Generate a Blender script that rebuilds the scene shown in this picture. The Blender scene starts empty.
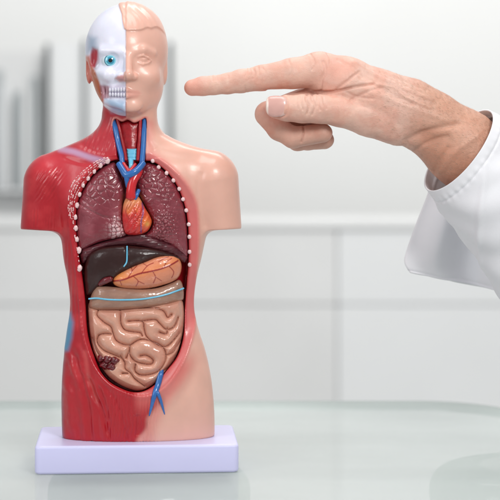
import bpy, math, random
import numpy as np
from math import radians, pi

random.seed(7); np.random.seed(7)
S = 0.0009                      # one design unit (u) = 0.9 mm
TABLE = 464.0                   # design height of the glass table top
scene = bpy.context.scene
F4 = np.float32

def W(x, y, f=0.0):
    """design units (x right, y down, f towards the camera) -> world metres"""
    return ((x - 250.0) * S, -f * S, (TABLE - y) * S)

# ------------------------------------------------------------------ camera
D = 1800.0
cam = bpy.data.cameras.new("camera"); camo = bpy.data.objects.new("camera", cam)
scene.collection.objects.link(camo)
camo.location = W(250, 120, D); camo.rotation_euler = (radians(90), 0, 0)
cam.sensor_width = 36.0; cam.lens = 36.0 * D / 500.0
cam.shift_y = -0.26
cam.clip_start = 0.05; cam.clip_end = 60
cam.dof.use_dof = True; cam.dof.focus_distance = (D - 8) * S; cam.dof.aperture_fstop = 6.5
scene.camera = camo

# ------------------------------------------------------------------ world + lights
world = bpy.data.worlds.new("World"); scene.world = world; world.use_nodes = True
bg = world.node_tree.nodes["Background"]
bg.inputs[0].default_value = (0.96, 0.98, 1.0, 1); bg.inputs[1].default_value = 0.40

def area(name, loc, target, size, power, color=(1, 1, 1), size_y=None):
    l = bpy.data.lights.new(name, 'AREA'); l.energy = power; l.size = size; l.color = color
    if size_y: l.shape = 'RECTANGLE'; l.size_y = size_y
    o = bpy.data.objects.new(name, l); scene.collection.objects.link(o)
    o.location = loc
    from mathutils import Vector
    d = Vector(target) - Vector(loc)
    o.rotation_euler = d.to_track_quat('-Z', 'Y').to_euler()
    return o
area("key_softbox", (0.55, -1.25, 1.05), (0.0, 0, 0.2), 0.40, 12.5, (1, 0.985, 0.96))
area("fill_softbox", (-1.1, -1.0, 0.75), (-0.05, 0, 0.2), 0.5, 6.0, (0.97, 0.985, 1), 0.8)
area("top_softbox", (-0.05, -0.15, 1.5), (-0.05, 0, 0.2), 0.7, 7.0)
area("wall_fill", (0.3, 1.6, 2.3), (0.2, 3.1, 0.2), 1.6, 62.0, (1, .985, .965))  # unseen area light added to brighten the back wall

scene.view_settings.view_transform = 'Standard'; scene.view_settings.look = 'None'
scene.view_settings.exposure = 0.0; scene.view_settings.gamma = 1.0
scene.cycles.max_bounces = 8; scene.cycles.transparent_max_bounces = 16
scene.cycles.use_denoising = True
scene.cycles.caustics_reflective = False; scene.cycles.caustics_refractive = False
scene.cycles.sample_clamp_indirect = 4.0

# ------------------------------------------------------------------ colour + materials
def lin(c):
    c = np.asarray(c, float) / 255.0
    return np.where(c <= 0.04045, c / 12.92, ((c + 0.055) / 1.055) ** 2.4)
def rgb(*c): return tuple(lin(c)) + (1.0,)

def material(name, color=None, rough=0.4, coat=0.0, sss=0.0, sss_col=(1, .3, .2), bump=None, spec=0.5,
             attr=None, var=0.0, var_scale=60, sheen=0.0, coat_rough=0.08, rvar=0.0):
    m = bpy.data.materials.new(name); m.use_nodes = True
    nt = m.node_tree; b = nt.nodes["Principled BSDF"]
    b.inputs["Roughness"].default_value = rough
    b.inputs["Specular IOR Level"].default_value = spec
    b.inputs["Coat Weight"].default_value = coat; b.inputs["Coat Roughness"].default_value = coat_rough
    if sss:
        b.inputs["Subsurface Weight"].default_value = sss
        b.inputs["Subsurface Radius"].default_value = sss_col
        b.inputs["Subsurface Scale"].default_value = 0.004
    if sheen: b.inputs["Sheen Weight"].default_value = sheen
    tc = nt.nodes.new("ShaderNodeTexCoord")
    src = None
    if attr:
        a = nt.nodes.new("ShaderNodeAttribute"); a.attribute_name = attr; src = a.outputs["Color"]
    if color is not None: b.inputs["Base Color"].default_value = color
    if var:
        n = nt.nodes.new("ShaderNodeTexNoise"); n.inputs["Scale"].default_value = var_scale; n.inputs["Detail"].default_value = 5
        nt.links.new(tc.outputs["Object"], n.inputs["Vector"])
        mr = nt.nodes.new("ShaderNodeMapRange"); mr.inputs["To Min"].default_value = 1 - var; mr.inputs["To Max"].default_value = 1 + var
        mr.inputs["From Min"].default_value = 0.3; mr.inputs["From Max"].default_value = 0.7
        nt.links.new(n.outputs["Fac"], mr.inputs["Value"])
        v = nt.nodes.new("ShaderNodeVectorMath"); v.operation = 'SCALE'
        if src is None:
            v.inputs[0].default_value = color[:3]
        else: nt.links.new(src, v.inputs[0])
        nt.links.new(mr.outputs[0], v.inputs["Scale"]); src = v.outputs[0]
        if rvar:
            m2 = nt.nodes.new("ShaderNodeMapRange"); m2.inputs["To Min"].default_value = rough - rvar; m2.inputs["To Max"].default_value = rough + rvar
            m2.inputs["From Min"].default_value = 0.3; m2.inputs["From Max"].default_value = 0.7
            nt.links.new(n.outputs["Fac"], m2.inputs["Value"]); nt.links.new(m2.outputs[0], b.inputs["Roughness"])
    if src is not None: nt.links.new(src, b.inputs["Base Color"])
    if bump:
        prev = None
        for (kind, sc, strength, dist) in bump:
            if kind == 'noise':
                t = nt.nodes.new("ShaderNodeTexNoise"); t.inputs["Detail"].default_value = 6; out = t.outputs["Fac"]
            else:
                t = nt.nodes.new("ShaderNodeTexVoronoi"); t.feature = 'DISTANCE_TO_EDGE' if kind == 'cell' else 'F1'; out = t.outputs["Distance"]
            t.inputs["Scale"].default_value = sc
            nt.links.new(tc.outputs["Object"], t.inputs["Vector"])
            bp = nt.nodes.new("ShaderNodeBump"); bp.inputs["Strength"].default_value = strength; bp.inputs["Distance"].default_value = dist
            nt.links.new(out, bp.inputs["Height"])
            if prev: nt.links.new(prev, bp.inputs["Normal"])
            prev = bp.outputs["Normal"]
        nt.links.new(prev, b.inputs["Normal"])
        if coat: nt.links.new(prev, b.inputs["Coat Normal"])
    return m

M = {}
M['shell'] = material("painted_pvc_shell", attr="Col", rough=0.34, coat=0.2, coat_rough=0.12, sss=0.15, var=0.05, var_scale=38,
                      bump=[('noise', 260, 0.12, 0.0006), ('noise', 60, 0.1, 0.002)], rvar=0.05)
M['organ'] = material("painted_organ_gloss", attr="Col", rough=0.27, coat=0.6, coat_rough=0.07, sss=0.08, var=0.06, var_scale=70,
                      bump=[('noise', 300, 0.14, 0.0006)], rvar=0.06)
M['lung'] = material("painted_lung_gloss", attr="Col", rough=0.3, coat=0.8, coat_rough=0.06, var=0.08, var_scale=90, spec=.4,
                     bump=[('noise', 420, 0.08, 0.0006)], rvar=0.05)
M['liver'] = material("painted_liver_gloss", attr="Col", rough=0.34, spec=.3, coat=0.3, coat_rough=0.12, var=0.1, var_scale=60,
                      bump=[('noise', 220, 0.12, 0.0008)])
M['blue'] = material("blue_vein_paint", rgb(38, 104, 176), rough=0.28, coat=0.6, var=0.12, var_scale=120, bump=[('noise', 250, 0.15, 0.0006)])
M['lightblue'] = material("light_blue_paint", rgb(110, 195, 228), rough=0.3, coat=0.5, var=0.06, var_scale=120)
M['artery'] = material("red_artery_paint", rgb(200, 24, 34), rough=0.27, coat=0.6, var=0.12, var_scale=120, bump=[('noise', 250, 0.15, 0.0006)])
M['darkred'] = material("dark_red_paint", rgb(158, 16, 28), rough=0.36, spec=.35, coat=0.2, var=0.2, var_scale=150, bump=[('noise', 200, 0.2, 0.0006)])
M['maroon'] = material("clotted_maroon_paint", rgb(104, 18, 28), rough=0.24, coat=0.7, var=0.3, var_scale=220, bump=[('noise', 300, 0.3, 0.001)])
M['fat'] = material("white_pink_fat_paint", rgb(240, 205, 205), rough=0.22, coat=0.6, var=0.08, var_scale=300)
M['speck'] = material("ivory_glint_paint", rgb(238, 190, 190), rough=0.22, coat=0.6, var=0.12, var_scale=300)  # pale paint for the beads that stand in for glints
M['iris'] = material("eye_paint", attr="Col", rough=0.12, coat=1.0, coat_rough=0.03)
M['enamel'] = material("bone_paint", rgb(224, 222, 234), rough=0.3, coat=0.4, var=0.04, var_scale=200)
M['base'] = material("pale_lavender_plastic", rgb(212, 211, 246), rough=0.38, sss=0.1, sss_col=(.8, .8, 1), var=0.015, var_scale=25,
                     bump=[('noise', 500, 0.06, 0.0004)])
M['skin'] = material("human_skin", attr="Col", rough=0.48, sss=0.18, sss_col=(1, .35, .2), var=0.06, var_scale=75, spec=0.4,
                     bump=[('cell', 620, 0.35, 0.0004), ('noise', 260, 0.3, 0.0010)], rvar=0.07)
M['nail'] = material("finger_nail", rgb(218, 178, 168), rough=0.25, coat=0.3, var=0.05, var_scale=150)
M['nailc'] = material('finger_nail_lunula', attr='Col', rough=.24, coat=.3, var=.04, var_scale=150)
M['hair'] = material("arm_hair", rgb(186, 160, 138), rough=0.5)
M['cloth'] = material("white_cotton_cloth", rgb(232, 232, 236), rough=0.85, var=0.02, var_scale=30, sheen=0.2,
                      bump=[('noise', 1500, 0.25, 0.0004), ('noise', 25, 0.15, 0.004)])
M['wall'] = material("white_wall_paint", rgb(232, 233, 232), rough=0.7, var=0.012, var_scale=2)
M['lacquer'] = material("white_lacquer", rgb(226, 228, 229), rough=0.4, var=0.02, var_scale=3)
M['grey_lacquer'] = material("grey_lacquer", rgb(219, 220, 220), rough=0.4, var=0.04, var_scale=3)
M['dark'] = material("charcoal_metal", rgb(62, 68, 70), rough=0.4, var=0.05, var_scale=8)
M['midgrey'] = material("grey_binder_card", rgb(172, 178, 180), rough=0.6, var=0.06, var_scale=8)
M['floor'] = material("pale_floor", rgb(214, 214, 212), rough=0.4, var=0.03, var_scale=3)

def glass_mat(name, tint, diff, diff_amt, gloss=0.08):
    m = bpy.data.materials.new(name); m.use_nodes = True; nt = m.node_tree
    for n in list(nt.nodes): nt.nodes.remove(n)
    out = nt.nodes.new("ShaderNodeOutputMaterial")
    tr = nt.nodes.new("ShaderNodeBsdfTransparent"); tr.inputs[0].default_value = tint
    df = nt.nodes.new("ShaderNodeBsdfDiffuse"); df.inputs[0].default_value = diff
    gl = nt.nodes.new("ShaderNodeBsdfGlossy"); gl.inputs["Roughness"].default_value = 0.06
    tc = nt.nodes.new("ShaderNodeTexCoord"); no = nt.nodes.new("ShaderNodeTexNoise"); no.inputs["Scale"].default_value = 9
    nt.links.new(tc.outputs["Object"], no.inputs["Vector"])
    mr = nt.nodes.new("ShaderNodeMapRange"); mr.inputs["To Min"].default_value = diff_amt * .8; mr.inputs["To Max"].default_value = diff_amt * 1.2
    nt.links.new(no.outputs["Fac"], mr.inputs["Value"])
    m1 = nt.nodes.new("ShaderNodeMixShader"); nt.links.new(mr.outputs[0], m1.inputs[0])
    nt.links.new(tr.outputs[0], m1.inputs[1]); nt.links.new(df.outputs[0], m1.inputs[2])
    fr = nt.nodes.new("ShaderNodeValue"); fr.outputs[0].default_value = gloss
    m2 = nt.nodes.new("ShaderNodeMixShader"); nt.links.new(fr.outputs[0], m2.inputs[0])
    nt.links.new(m1.outputs[0], m2.inputs[1]); nt.links.new(gl.outputs[0], m2.inputs[2])
    nt.links.new(m2.outputs[0], out.inputs[0])
    return m
M['glass'] = glass_mat("green_tinted_glass", (0.965, 0.978, 0.973, 1), rgb(221, 227, 225), 0.38, 0.10)
M['glass_edge'] = material("polished_glass_edge", rgb(228, 240, 236), rough=0.2, coat=0.4, var=0.03, var_scale=10)
M['glass_bowl'] = glass_mat("green_bowl_glass", (0.93, 0.97, 0.955, 1), rgb(186, 208, 200), 0.30, 0.08)

# ------------------------------------------------------------------ numpy helpers
def smin(a, b, k):
    h = np.clip(0.5 + 0.5 * (b - a) / k, 0, 1)
    return b + (a - b) * h - k * h * (1 - h)
def smax(a, b, k): return -smin(-a, -b, k)
def sstep(a, b, x):
    t = np.clip((x - a) / (b - a), 0, 1); return t * t * (3 - 2 * t)

def ell(X, Y, Z, c, r):
    dx, dy, dz = (X - c[0]), (Y - c[1]), (Z - c[2])
    k0 = np.sqrt((dx / r[0]) ** 2 + (dy / r[1]) ** 2 + (dz / r[2]) ** 2)
    k1 = np.sqrt((dx / r[0] ** 2) ** 2 + (dy / r[1] ** 2) ** 2 + (dz / r[2] ** 2) ** 2) + 1e-6
    return k0 * (k0 - 1) / k1
def cap(X, Y, Z, a, b, ra, rb, fs=1.0):
    ax, ay, az = a; bx, by, bz = b
    vx, vy, vz = bx - ax, by - ay, (bz - az) / fs
    px, py, pz = X - ax, Y - ay, (Z - az) / fs
    t = np.clip((px * vx + py * vy + pz * vz) / (vx * vx + vy * vy + vz * vz), 0, 1)
    return np.sqrt((px - t * vx) ** 2 + (py - t * vy) ** 2 + (pz - t * vz) ** 2) - (ra + (rb - ra) * t)

def smooth_poly(pts, n=4, closed=True):
    P = np.asarray(pts, float); out = []
    N = len(P)
    rng = range(N if closed else N - 1)
    for i in rng:
        if closed: p0, p1, p2, p3 = P[i - 1], P[i], P[(i + 1) % N], P[(i + 2) % N]
        else: p0, p1, p2, p3 = P[max(i - 1, 0)], P[i], P[i + 1], P[min(i + 2, N - 1)]
        for j in range(n):
            t = j / n
            out.append(0.5 * ((2 * p1) + (-p0 + p2) * t + (2 * p0 - 5 * p1 + 4 * p2 - p3) * t * t + (-p0 + 3 * p1 - 3 * p2 + p3) * t ** 3))
    if not closed: out.append(P[-1])
    return np.array(out)

def line_dist(X, Y, pts, closed=False):
    """distance to polyline, closest point, parameter along"""
    best = np.full(X.shape, 1e9, F4); cx = np.zeros(X.shape, F4); cy = np.zeros(X.shape, F4); tt = np.zeros(X.shape, F4)
    P = np.asarray(pts, float); n = len(P); m = n if closed else n - 1
    for i in range(m):
        a, b = P[i], P[(i + 1) % n]; v = b - a; L = v @ v + 1e-9
        t = np.clip(((X - a[0]) * v[0] + (Y - a[1]) * v[1]) / L, 0, 1)
        qx, qy = a[0] + t * v[0], a[1] + t * v[1]
        d = np.hypot(X - qx, Y - qy); k = d < best
        best = np.where(k, d, best); cx = np.where(k, qx, cx); cy = np.where(k, qy, cy); tt = np.where(k, (i + t) / m, tt)
    return best, cx, cy, tt
def inside(X, Y, pts):
    P = np.asarray(pts, float); n = len(P); r = np.zeros(X.shape, bool)
    for i in range(n):
        x1, y1 = P[i]; x2, y2 = P[(i + 1) % n]
        if y1 == y2: continue
        c = ((y1 > Y) != (y2 > Y)) & (X < (x2 - x1) * (Y - y1) / (y2 - y1) + x1); r ^= c
    return r
def psdf(X, Y, pts):
    """positive inside"""
    d, _, _, _ = line_dist(X, Y, pts, True)
    return np.where(inside(X, Y, pts), d, -d)

def vnoise(x, y, seed=0):
    rs = np.random.RandomState(seed); T = rs.rand(64, 64)
    xi = np.floor(x).astype(int); yi = np.floor(y).astype(int); fx = x - xi; fy = y - yi
    fx = fx * fx * (3 - 2 * fx); fy = fy * fy * (3 - 2 * fy)
    g = lambda a, b: T[a % 64, b % 64]
    return (g(xi, yi) * (1 - fx) + g(xi + 1, yi) * fx) * (1 - fy) + (g(xi, yi + 1) * (1 - fx) + g(xi + 1, yi + 1) * fx) * fy
def fbm(x, y, seed=0, o=4):
    r = 0; a = 0.5
    for i in range(o): r = r + a * vnoise(x * 2 ** i, y * 2 ** i, seed + i); a *= .5
    return r
def voronoi(x, y, seed=0, jit=0.85):
    """F1, F2-F1, cell id value"""
    rs = np.random.RandomState(seed); A = rs.rand(64, 64); B = rs.rand(64, 64); C = rs.rand(64, 64)
    xi = np.floor(x).astype(int); yi = np.floor(y).astype(int)
    f1 = np.full(x.shape, 9.0); f2 = np.full(x.shape, 9.0); cid = np.zeros(x.shape)
    for i in (-1, 0, 1):
        for j in (-1, 0, 1):
            a, b = (xi + i), (yi + j)
            px = a + .5 + jit * (A[a % 64, b % 64] - .5); py = b + .5 + jit * (B[a % 64, b % 64] - .5)
            d = np.hypot(x - px, y - py); c = C[a % 64, b % 64]
            n1 = d < f1
            f2 = np.where(n1, f1, np.minimum(f2, d)); cid = np.where(n1, c, cid); f1 = np.where(n1, d, f1)
    return f1, f2 - f1, cid

# ------------------------------------------------------------------ surface nets
def surface_nets(V, xs, ys, zs):
    ins = V < 0
    nx, ny, nz = V.shape
    cnt = np.zeros((nx - 1, ny - 1, nz - 1), np.int8)
    for i in (0, 1):
        for j in (0, 1):
            for k in (0, 1):
                cnt += ins[i:nx - 1 + i, j:ny - 1 + j, k:nz - 1 + k]
    act = (cnt > 0) & (cnt < 8)
    I, J, K = np.nonzero(act)
    idx = np.full(act.shape, -1, np.int32); idx[I, J, K] = np.arange(len(I))
    pos = np.zeros((len(I), 3)); w = np.zeros(len(I))
    ax = (xs, ys, zs)
    corners = [(i, j, k) for i in (0, 1) for j in (0, 1) for k in (0, 1)]
    for a in corners:
        for dim in range(3):
            if a[dim]: continue
            b = list(a); b[dim] = 1
            va = V[I + a[0], J + a[1], K + a[2]]; vb = V[I + b[0], J + b[1], K + b[2]]
            cr = (va < 0) != (vb < 0)
            t = np.where(cr, va / np.where(cr, va - vb, 1), 0)
            pa = np.stack([xs[I + a[0]], ys[J + a[1]], zs[K + a[2]]], 1)
            pb = np.stack([xs[I + b[0]], ys[J + b[1]], zs[K + b[2]]], 1)
            p = pa + (pb - pa) * t[:, None]
            pos += p * cr[:, None]; w += cr
    pos /= w[:, None]
    quads = []
    # x edges
    def emit(c, q0, q1, q2, q3, flip):
        q = np.stack([q0, q1, q2, q3], 1)
        q[flip] = q[flip][:, ::-1]; quads.append(q)
    e = ins[:-1, 1:-1, 1:-1] != ins[1:, 1:-1, 1:-1]
    i, j, k = np.nonzero(e); j = j + 1; k = k + 1
    emit(None, idx[i, j - 1, k - 1], idx[i, j, k - 1], idx[i, j, k], idx[i, j - 1, k], ~ins[i, j, k])
    e = ins[1:-1, :-1, 1:-1] != ins[1:-1, 1:, 1:-1]
    i, j, k = np.nonzero(e); i = i + 1; k = k + 1
    emit(None, idx[i - 1, j, k - 1], idx[i - 1, j, k], idx[i, j, k], idx[i, j, k - 1], ~ins[i, j, k])
    e = ins[1:-1, 1:-1, :-1] != ins[1:-1, 1:-1, 1:]
    i, j, k = np.nonzero(e); i = i + 1; j = j + 1
    emit(None, idx[i - 1, j - 1, k], idx[i, j - 1, k], idx[i, j, k], idx[i - 1, j, k], ~ins[i, j, k])
    return pos, np.concatenate(quads)

def normals(pos, Q):
    n = np.cross(pos[Q[:, 2]] - pos[Q[:, 0]], pos[Q[:, 3]] - pos[Q[:, 1]])
    N = np.zeros_like(pos)
    for c in range(4): 
        for d in range(3): N[:, d] += np.bincount(Q[:, c], n[:, d], len(pos))
    return N / (np.linalg.norm(N, axis=1)[:, None] + 1e-9)
def relax(pos, Q, it=1, lam=0.5):
    for _ in range(it):
        acc = np.zeros_like(pos); cn = np.bincount(Q.ravel(), minlength=len(pos)) * 2.0
        for c in range(4):
            for nb in (Q[:, (c + 1) % 4], Q[:, (c + 3) % 4]):
                for d in range(3): acc[:, d] += np.bincount(Q[:, c], pos[nb][:, d], len(pos))
        pos = pos + lam * (acc / cn[:, None] - pos)
    return pos

def mesh_object(name, pos, faces, mat, parent=None, col=None, smooth=True, origin=None):
    """pos in design units (x, y, f)"""
    pos = np.array(pos, float)
    root = parent
    while root is not None and root.parent is not None: root = root.parent
    if root is not None and root.name.startswith("anatomical"):      # front vertices squeezed toward camera height to offset perspective
        yy = pos[:, 1]
        pos[:, 1] = yy - .0155 * (yy - 120) * np.clip(pos[:, 2] / 28, 0, 1.6) * (1 - sstep(395, 432, yy))
    P = np.empty_like(pos, dtype=float)
    P[:, 0] = (pos[:, 0] - 250) * S; P[:, 1] = -pos[:, 2] * S; P[:, 2] = (TABLE - pos[:, 1]) * S
    me = bpy.data.meshes.new(name)
    if isinstance(faces, np.ndarray):
        n = len(faces); k = faces.shape[1]
        me.vertices.add(len(P)); me.vertices.foreach_set("co", P.ravel())
        me.loops.add(n * k); me.loops.foreach_set("vertex_index", faces.ravel().astype(np.int32))
        me.polygons.add(n); me.polygons.foreach_set("loop_start", np.arange(0, n * k, k, dtype=np.int32))
        me.polygons.foreach_set("loop_total", np.full(n, k, np.int32))
        me.update(calc_edges=True); me.validate()
    else:
        me.from_pydata(P.tolist(), [], [list(f) for f in faces])
    if smooth: me.polygons.foreach_set("use_smooth", [True] * len(me.polygons))
    if col is not None:
        at = me.color_attributes.new("Col", 'FLOAT_COLOR', 'POINT')
        c = np.ones((len(P), 4)); c[:, :3] = col; at.data.foreach_set("color", c.ravel())
    me.materials.append(mat); me.update()
    o = bpy.data.objects.new(name, me); scene.collection.objects.link(o)
    if parent is not None:
        o.parent = parent
        o.matrix_parent_inverse = parent_inv(parent)
    return o
def parent_inv(p):
    from mathutils import Matrix
    m = Matrix.Identity(4); q = p
    while q is not None:
        m = Matrix.Translation(q.location) @ m if q.parent is None else m
        q = q.parent
    return m.inverted() if p.parent is None else Matrix.Identity(4)
def empty(name, loc, label, cat, group=None):
    o = bpy.data.objects.new(name, None); scene.collection.objects.link(o); o.location = loc
    o.empty_display_size = 0.02
    o['label'] = label; o['category'] = cat
    if group: o['group'] = group
    return o
def flip_check(pos, Q):
    """make faces point outwards (positive volume in design space is mirrored in world)"""
    P = np.stack([pos[:, 0], -pos[:, 2], -pos[:, 1]], 1)
    a, b, c = P[Q[:, 0]], P[Q[:, 1]], P[Q[:, 2]]; v = np.einsum('ij,ij->i', a - P.mean(0), np.cross(b - P.mean(0), c - P.mean(0))).sum()
    return Q if v > 0 else Q[:, ::-1].copy()

# painter: start colour, then feathered polygons / strokes
def mixc(C, col, a): return C + (np.asarray(col)[None] - C) * a[:, None]
def paint_poly(C, X, Y, pts, col, feather=1.5, amt=1.0, mask=None):
    d = psdf(X, Y, pts); a = sstep(-feather, feather, d) * amt
    if mask is not None: a = a * mask
    return mixc(C, lin(col), a)
def paint_line(C, X, Y, pts, col, w, feather=0.8, amt=1.0):
    d = line_dist(X, Y, pts)[0]; a = (1 - sstep(w - feather, w + feather, d)) * amt
    return mixc(C, lin(col), a)

# ------------------------------------------------------------------ generic tube
def tube(name, pts, rad, mat, parent=None, n=14, sub=5, flat=1.0, rough=0.0):
    P = smooth_poly(pts, sub, False); R = np.interp(np.linspace(0, 1, len(P)), np.linspace(0, 1, len(rad)), rad) if hasattr(rad, '__len__') else np.full(len(P), rad)
    T = np.gradient(P, axis=0); T /= np.linalg.norm(T, axis=1)[:, None] + 1e-9
    V = []; Fc = []
    prev = np.array([0, 0, 1.0])
    for i in range(len(P)):
        u = prev - T[i] * (prev @ T[i]); u /= np.linalg.norm(u) + 1e-9; prev = u
        v = np.cross(T[i], u)
        for j in range(n):
            a = 2 * pi * j / n; rr = R[i] * (1 + rough * (random.random() - .5))
            V.append(P[i] + rr * (math.cos(a) * u * flat + math.sin(a) * v))
    m = len(P)
    for i in range(m - 1):
        for j in range(n):
            Fc.append((i * n + j, i * n + (j + 1) % n, (i + 1) * n + (j + 1) % n, (i + 1) * n + j))
    V = V + [P[0] - T[0] * R[0] * .7, P[-1] + T[-1] * R[-1] * .7]
    for j in range(n):
        Fc.append(((j + 1) % n, j, m * n)); Fc.append(((m - 1) * n + j, (m - 1) * n + (j + 1) % n, m * n + 1))
    return mesh_object(name, np.array(V), Fc, mat, parent)

# ------------------------------------------------------------------ trunk profile
TT = np.array([
 #  y    L    R    tf  tb  cf
 (100, 104, 156, 22, 24, -6),
 (112, 102, 157, 24, 24, -4),
 (120, 101, 157.5, 25, 24, -4),
 (128,  97, 160, 26, 24, -4),
 (134,  91, 165, 27, 24, -4),
 (140,  81, 174, 28, 25, -3),
 (145,  70, 185, 29, 26, -3),
 (150,  59, 198, 30, 27, -2),
 (157,  52, 206, 32, 28, -1),
 (170,  48, 211, 35, 30, 0),
 (190,  48, 212, 38, 32, 0),
 (210,  51, 210, 39, 33, 0),
 (225,  56, 208, 39, 33, 0),
 (236,  60.5, 206, 39, 32, 0),
 (260,  64, 201, 38, 31, 0),
 (280,  68, 196, 36, 29, 0),
 (295,  70, 194, 35, 28, 0),
 (310,  70, 194, 35, 28, 0),
 (330,  67, 198.5, 36, 29, 0),
 (350,  64.5, 205, 37, 31, 0),
 (375,  62.5, 210.5, 38, 33, 0),
 (400,  61.5, 213.5, 37, 34, 0),
 (420,  62, 214.5, 35, 34, 0),
 (440,  62.5, 214.5, 33, 34, 0)], float)
PEXP = 2.25
def _dense(T):
    # smooth (monotone cubic) resampling so the section has no creases at the table rows
    x = T[:, 0]; xd = np.arange(x[0], x[-1] + .01, 0.5); out = [xd]
    for i in range(1, T.shape[1]):
        y = T[:, i]; h = np.diff(x); dl = np.diff(y) / h; m = np.zeros_like(y)
        m[1:-1] = (dl[:-1] * h[1:] + dl[1:] * h[:-1]) / (h[:-1] + h[1:]); m[0] = dl[0]; m[-1] = dl[-1]
        k = np.clip(np.searchsorted(x, xd, side='right') - 1, 0, len(x) - 2); t = (xd - x[k]) / h[k]
        out.append((2*t**3-3*t**2+1)*y[k] + (t**3-2*t**2+t)*h[k]*m[k] + (-2*t**3+3*t**2)*y[k+1] + (t**3-t**2)*h[k]*m[k+1])
    D_ = np.stack(out, 1)
    ker = np.ones(9) / 9
    for i in range(1, D_.shape[1]): D_[4:-4, i] = np.convolve(D_[:, i], ker, 'valid')
    return D_
TT = _dense(TT)
def prof(Y):
    g = lambda i: np.interp(Y, TT[:, 0], TT[:, i])
    L, R, tf, tb, cf = g(1), g(2), g(3), g(4), g(5)
    return (L + R) / 2, (R - L) / 2, tf, tb, cf
def envelope(X, Y):
    c, w, tf, tb, cf = prof(Y)
    q = np.clip(np.abs(X - c) / w, 0, 0.995)
    return cf + tf * (1 - q ** PEXP) ** (1 / PEXP)

OUTER = smooth_poly([(114,156),(101,162),(89,172),(78,186),(73,198),(71,212),(72,232),(76,255),(79,280),(81,300),(83,325),(87,345),
                     (95,366),(108,383),(125,393),(140,397),(155,394),(168,384),(179,368),(188,348),(194,325),(194,300),(195,275),(197,250),
                     (197,225),(195,205),(187,188),(175,173),(161,161),(148,154),(140,158),(122,158)], 4)
INNER = smooth_poly([(116,160),(102,167),(91,178),(82.5,192),(78,206),(77,224),(79,250),(83,275),(86,300),(88,330),(93.5,352),(105,377),
                     (124,389.5),(140,392),(154,385),(165,372),(177,356),(183,335),(184.5,305),(186,285),(188,255),(186.5,220),(182,200),
                     (174,182),(162,168),(149,161),(130,163)], 4)
NECKCUT = smooth_poly([(115,119),(122,121.5),(128,119.5),(134,122.5),(140,120.5),(146,118.5),(145.5,135),(145,150),(144,163),(130,167),(119,163),(116.5,146),(113.5,130)], 4)

def axis_range(*segs):
    out = []
    for a, b, s in segs: out.append(np.arange(a, b, s))
    return np.concatenate(out).astype(F4)

def trunk_field(X, Y, Z):
    c, w, tf, tb, cf = prof(Y)
    c = c.astype(F4); w = w.astype(F4)
    dx = np.abs(X - c); zz = Z - cf.astype(F4); t = np.where(zz > 0, tf.astype(F4), tb.astype(F4)); az = np.abs(zz)
    a = dx / w; b = az / t
    k0 = (a ** PEXP + b ** PEXP + 1e-6) ** (1 / PEXP)
    g = np.sqrt((a ** (PEXP - 1) / w) ** 2 + (b ** (PEXP - 1) / t) ** 2) * k0 ** (1 - PEXP) + 1e-4
    return ((k0 - 1) / np.maximum(g, 1 / 60)).astype(F4)

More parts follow.
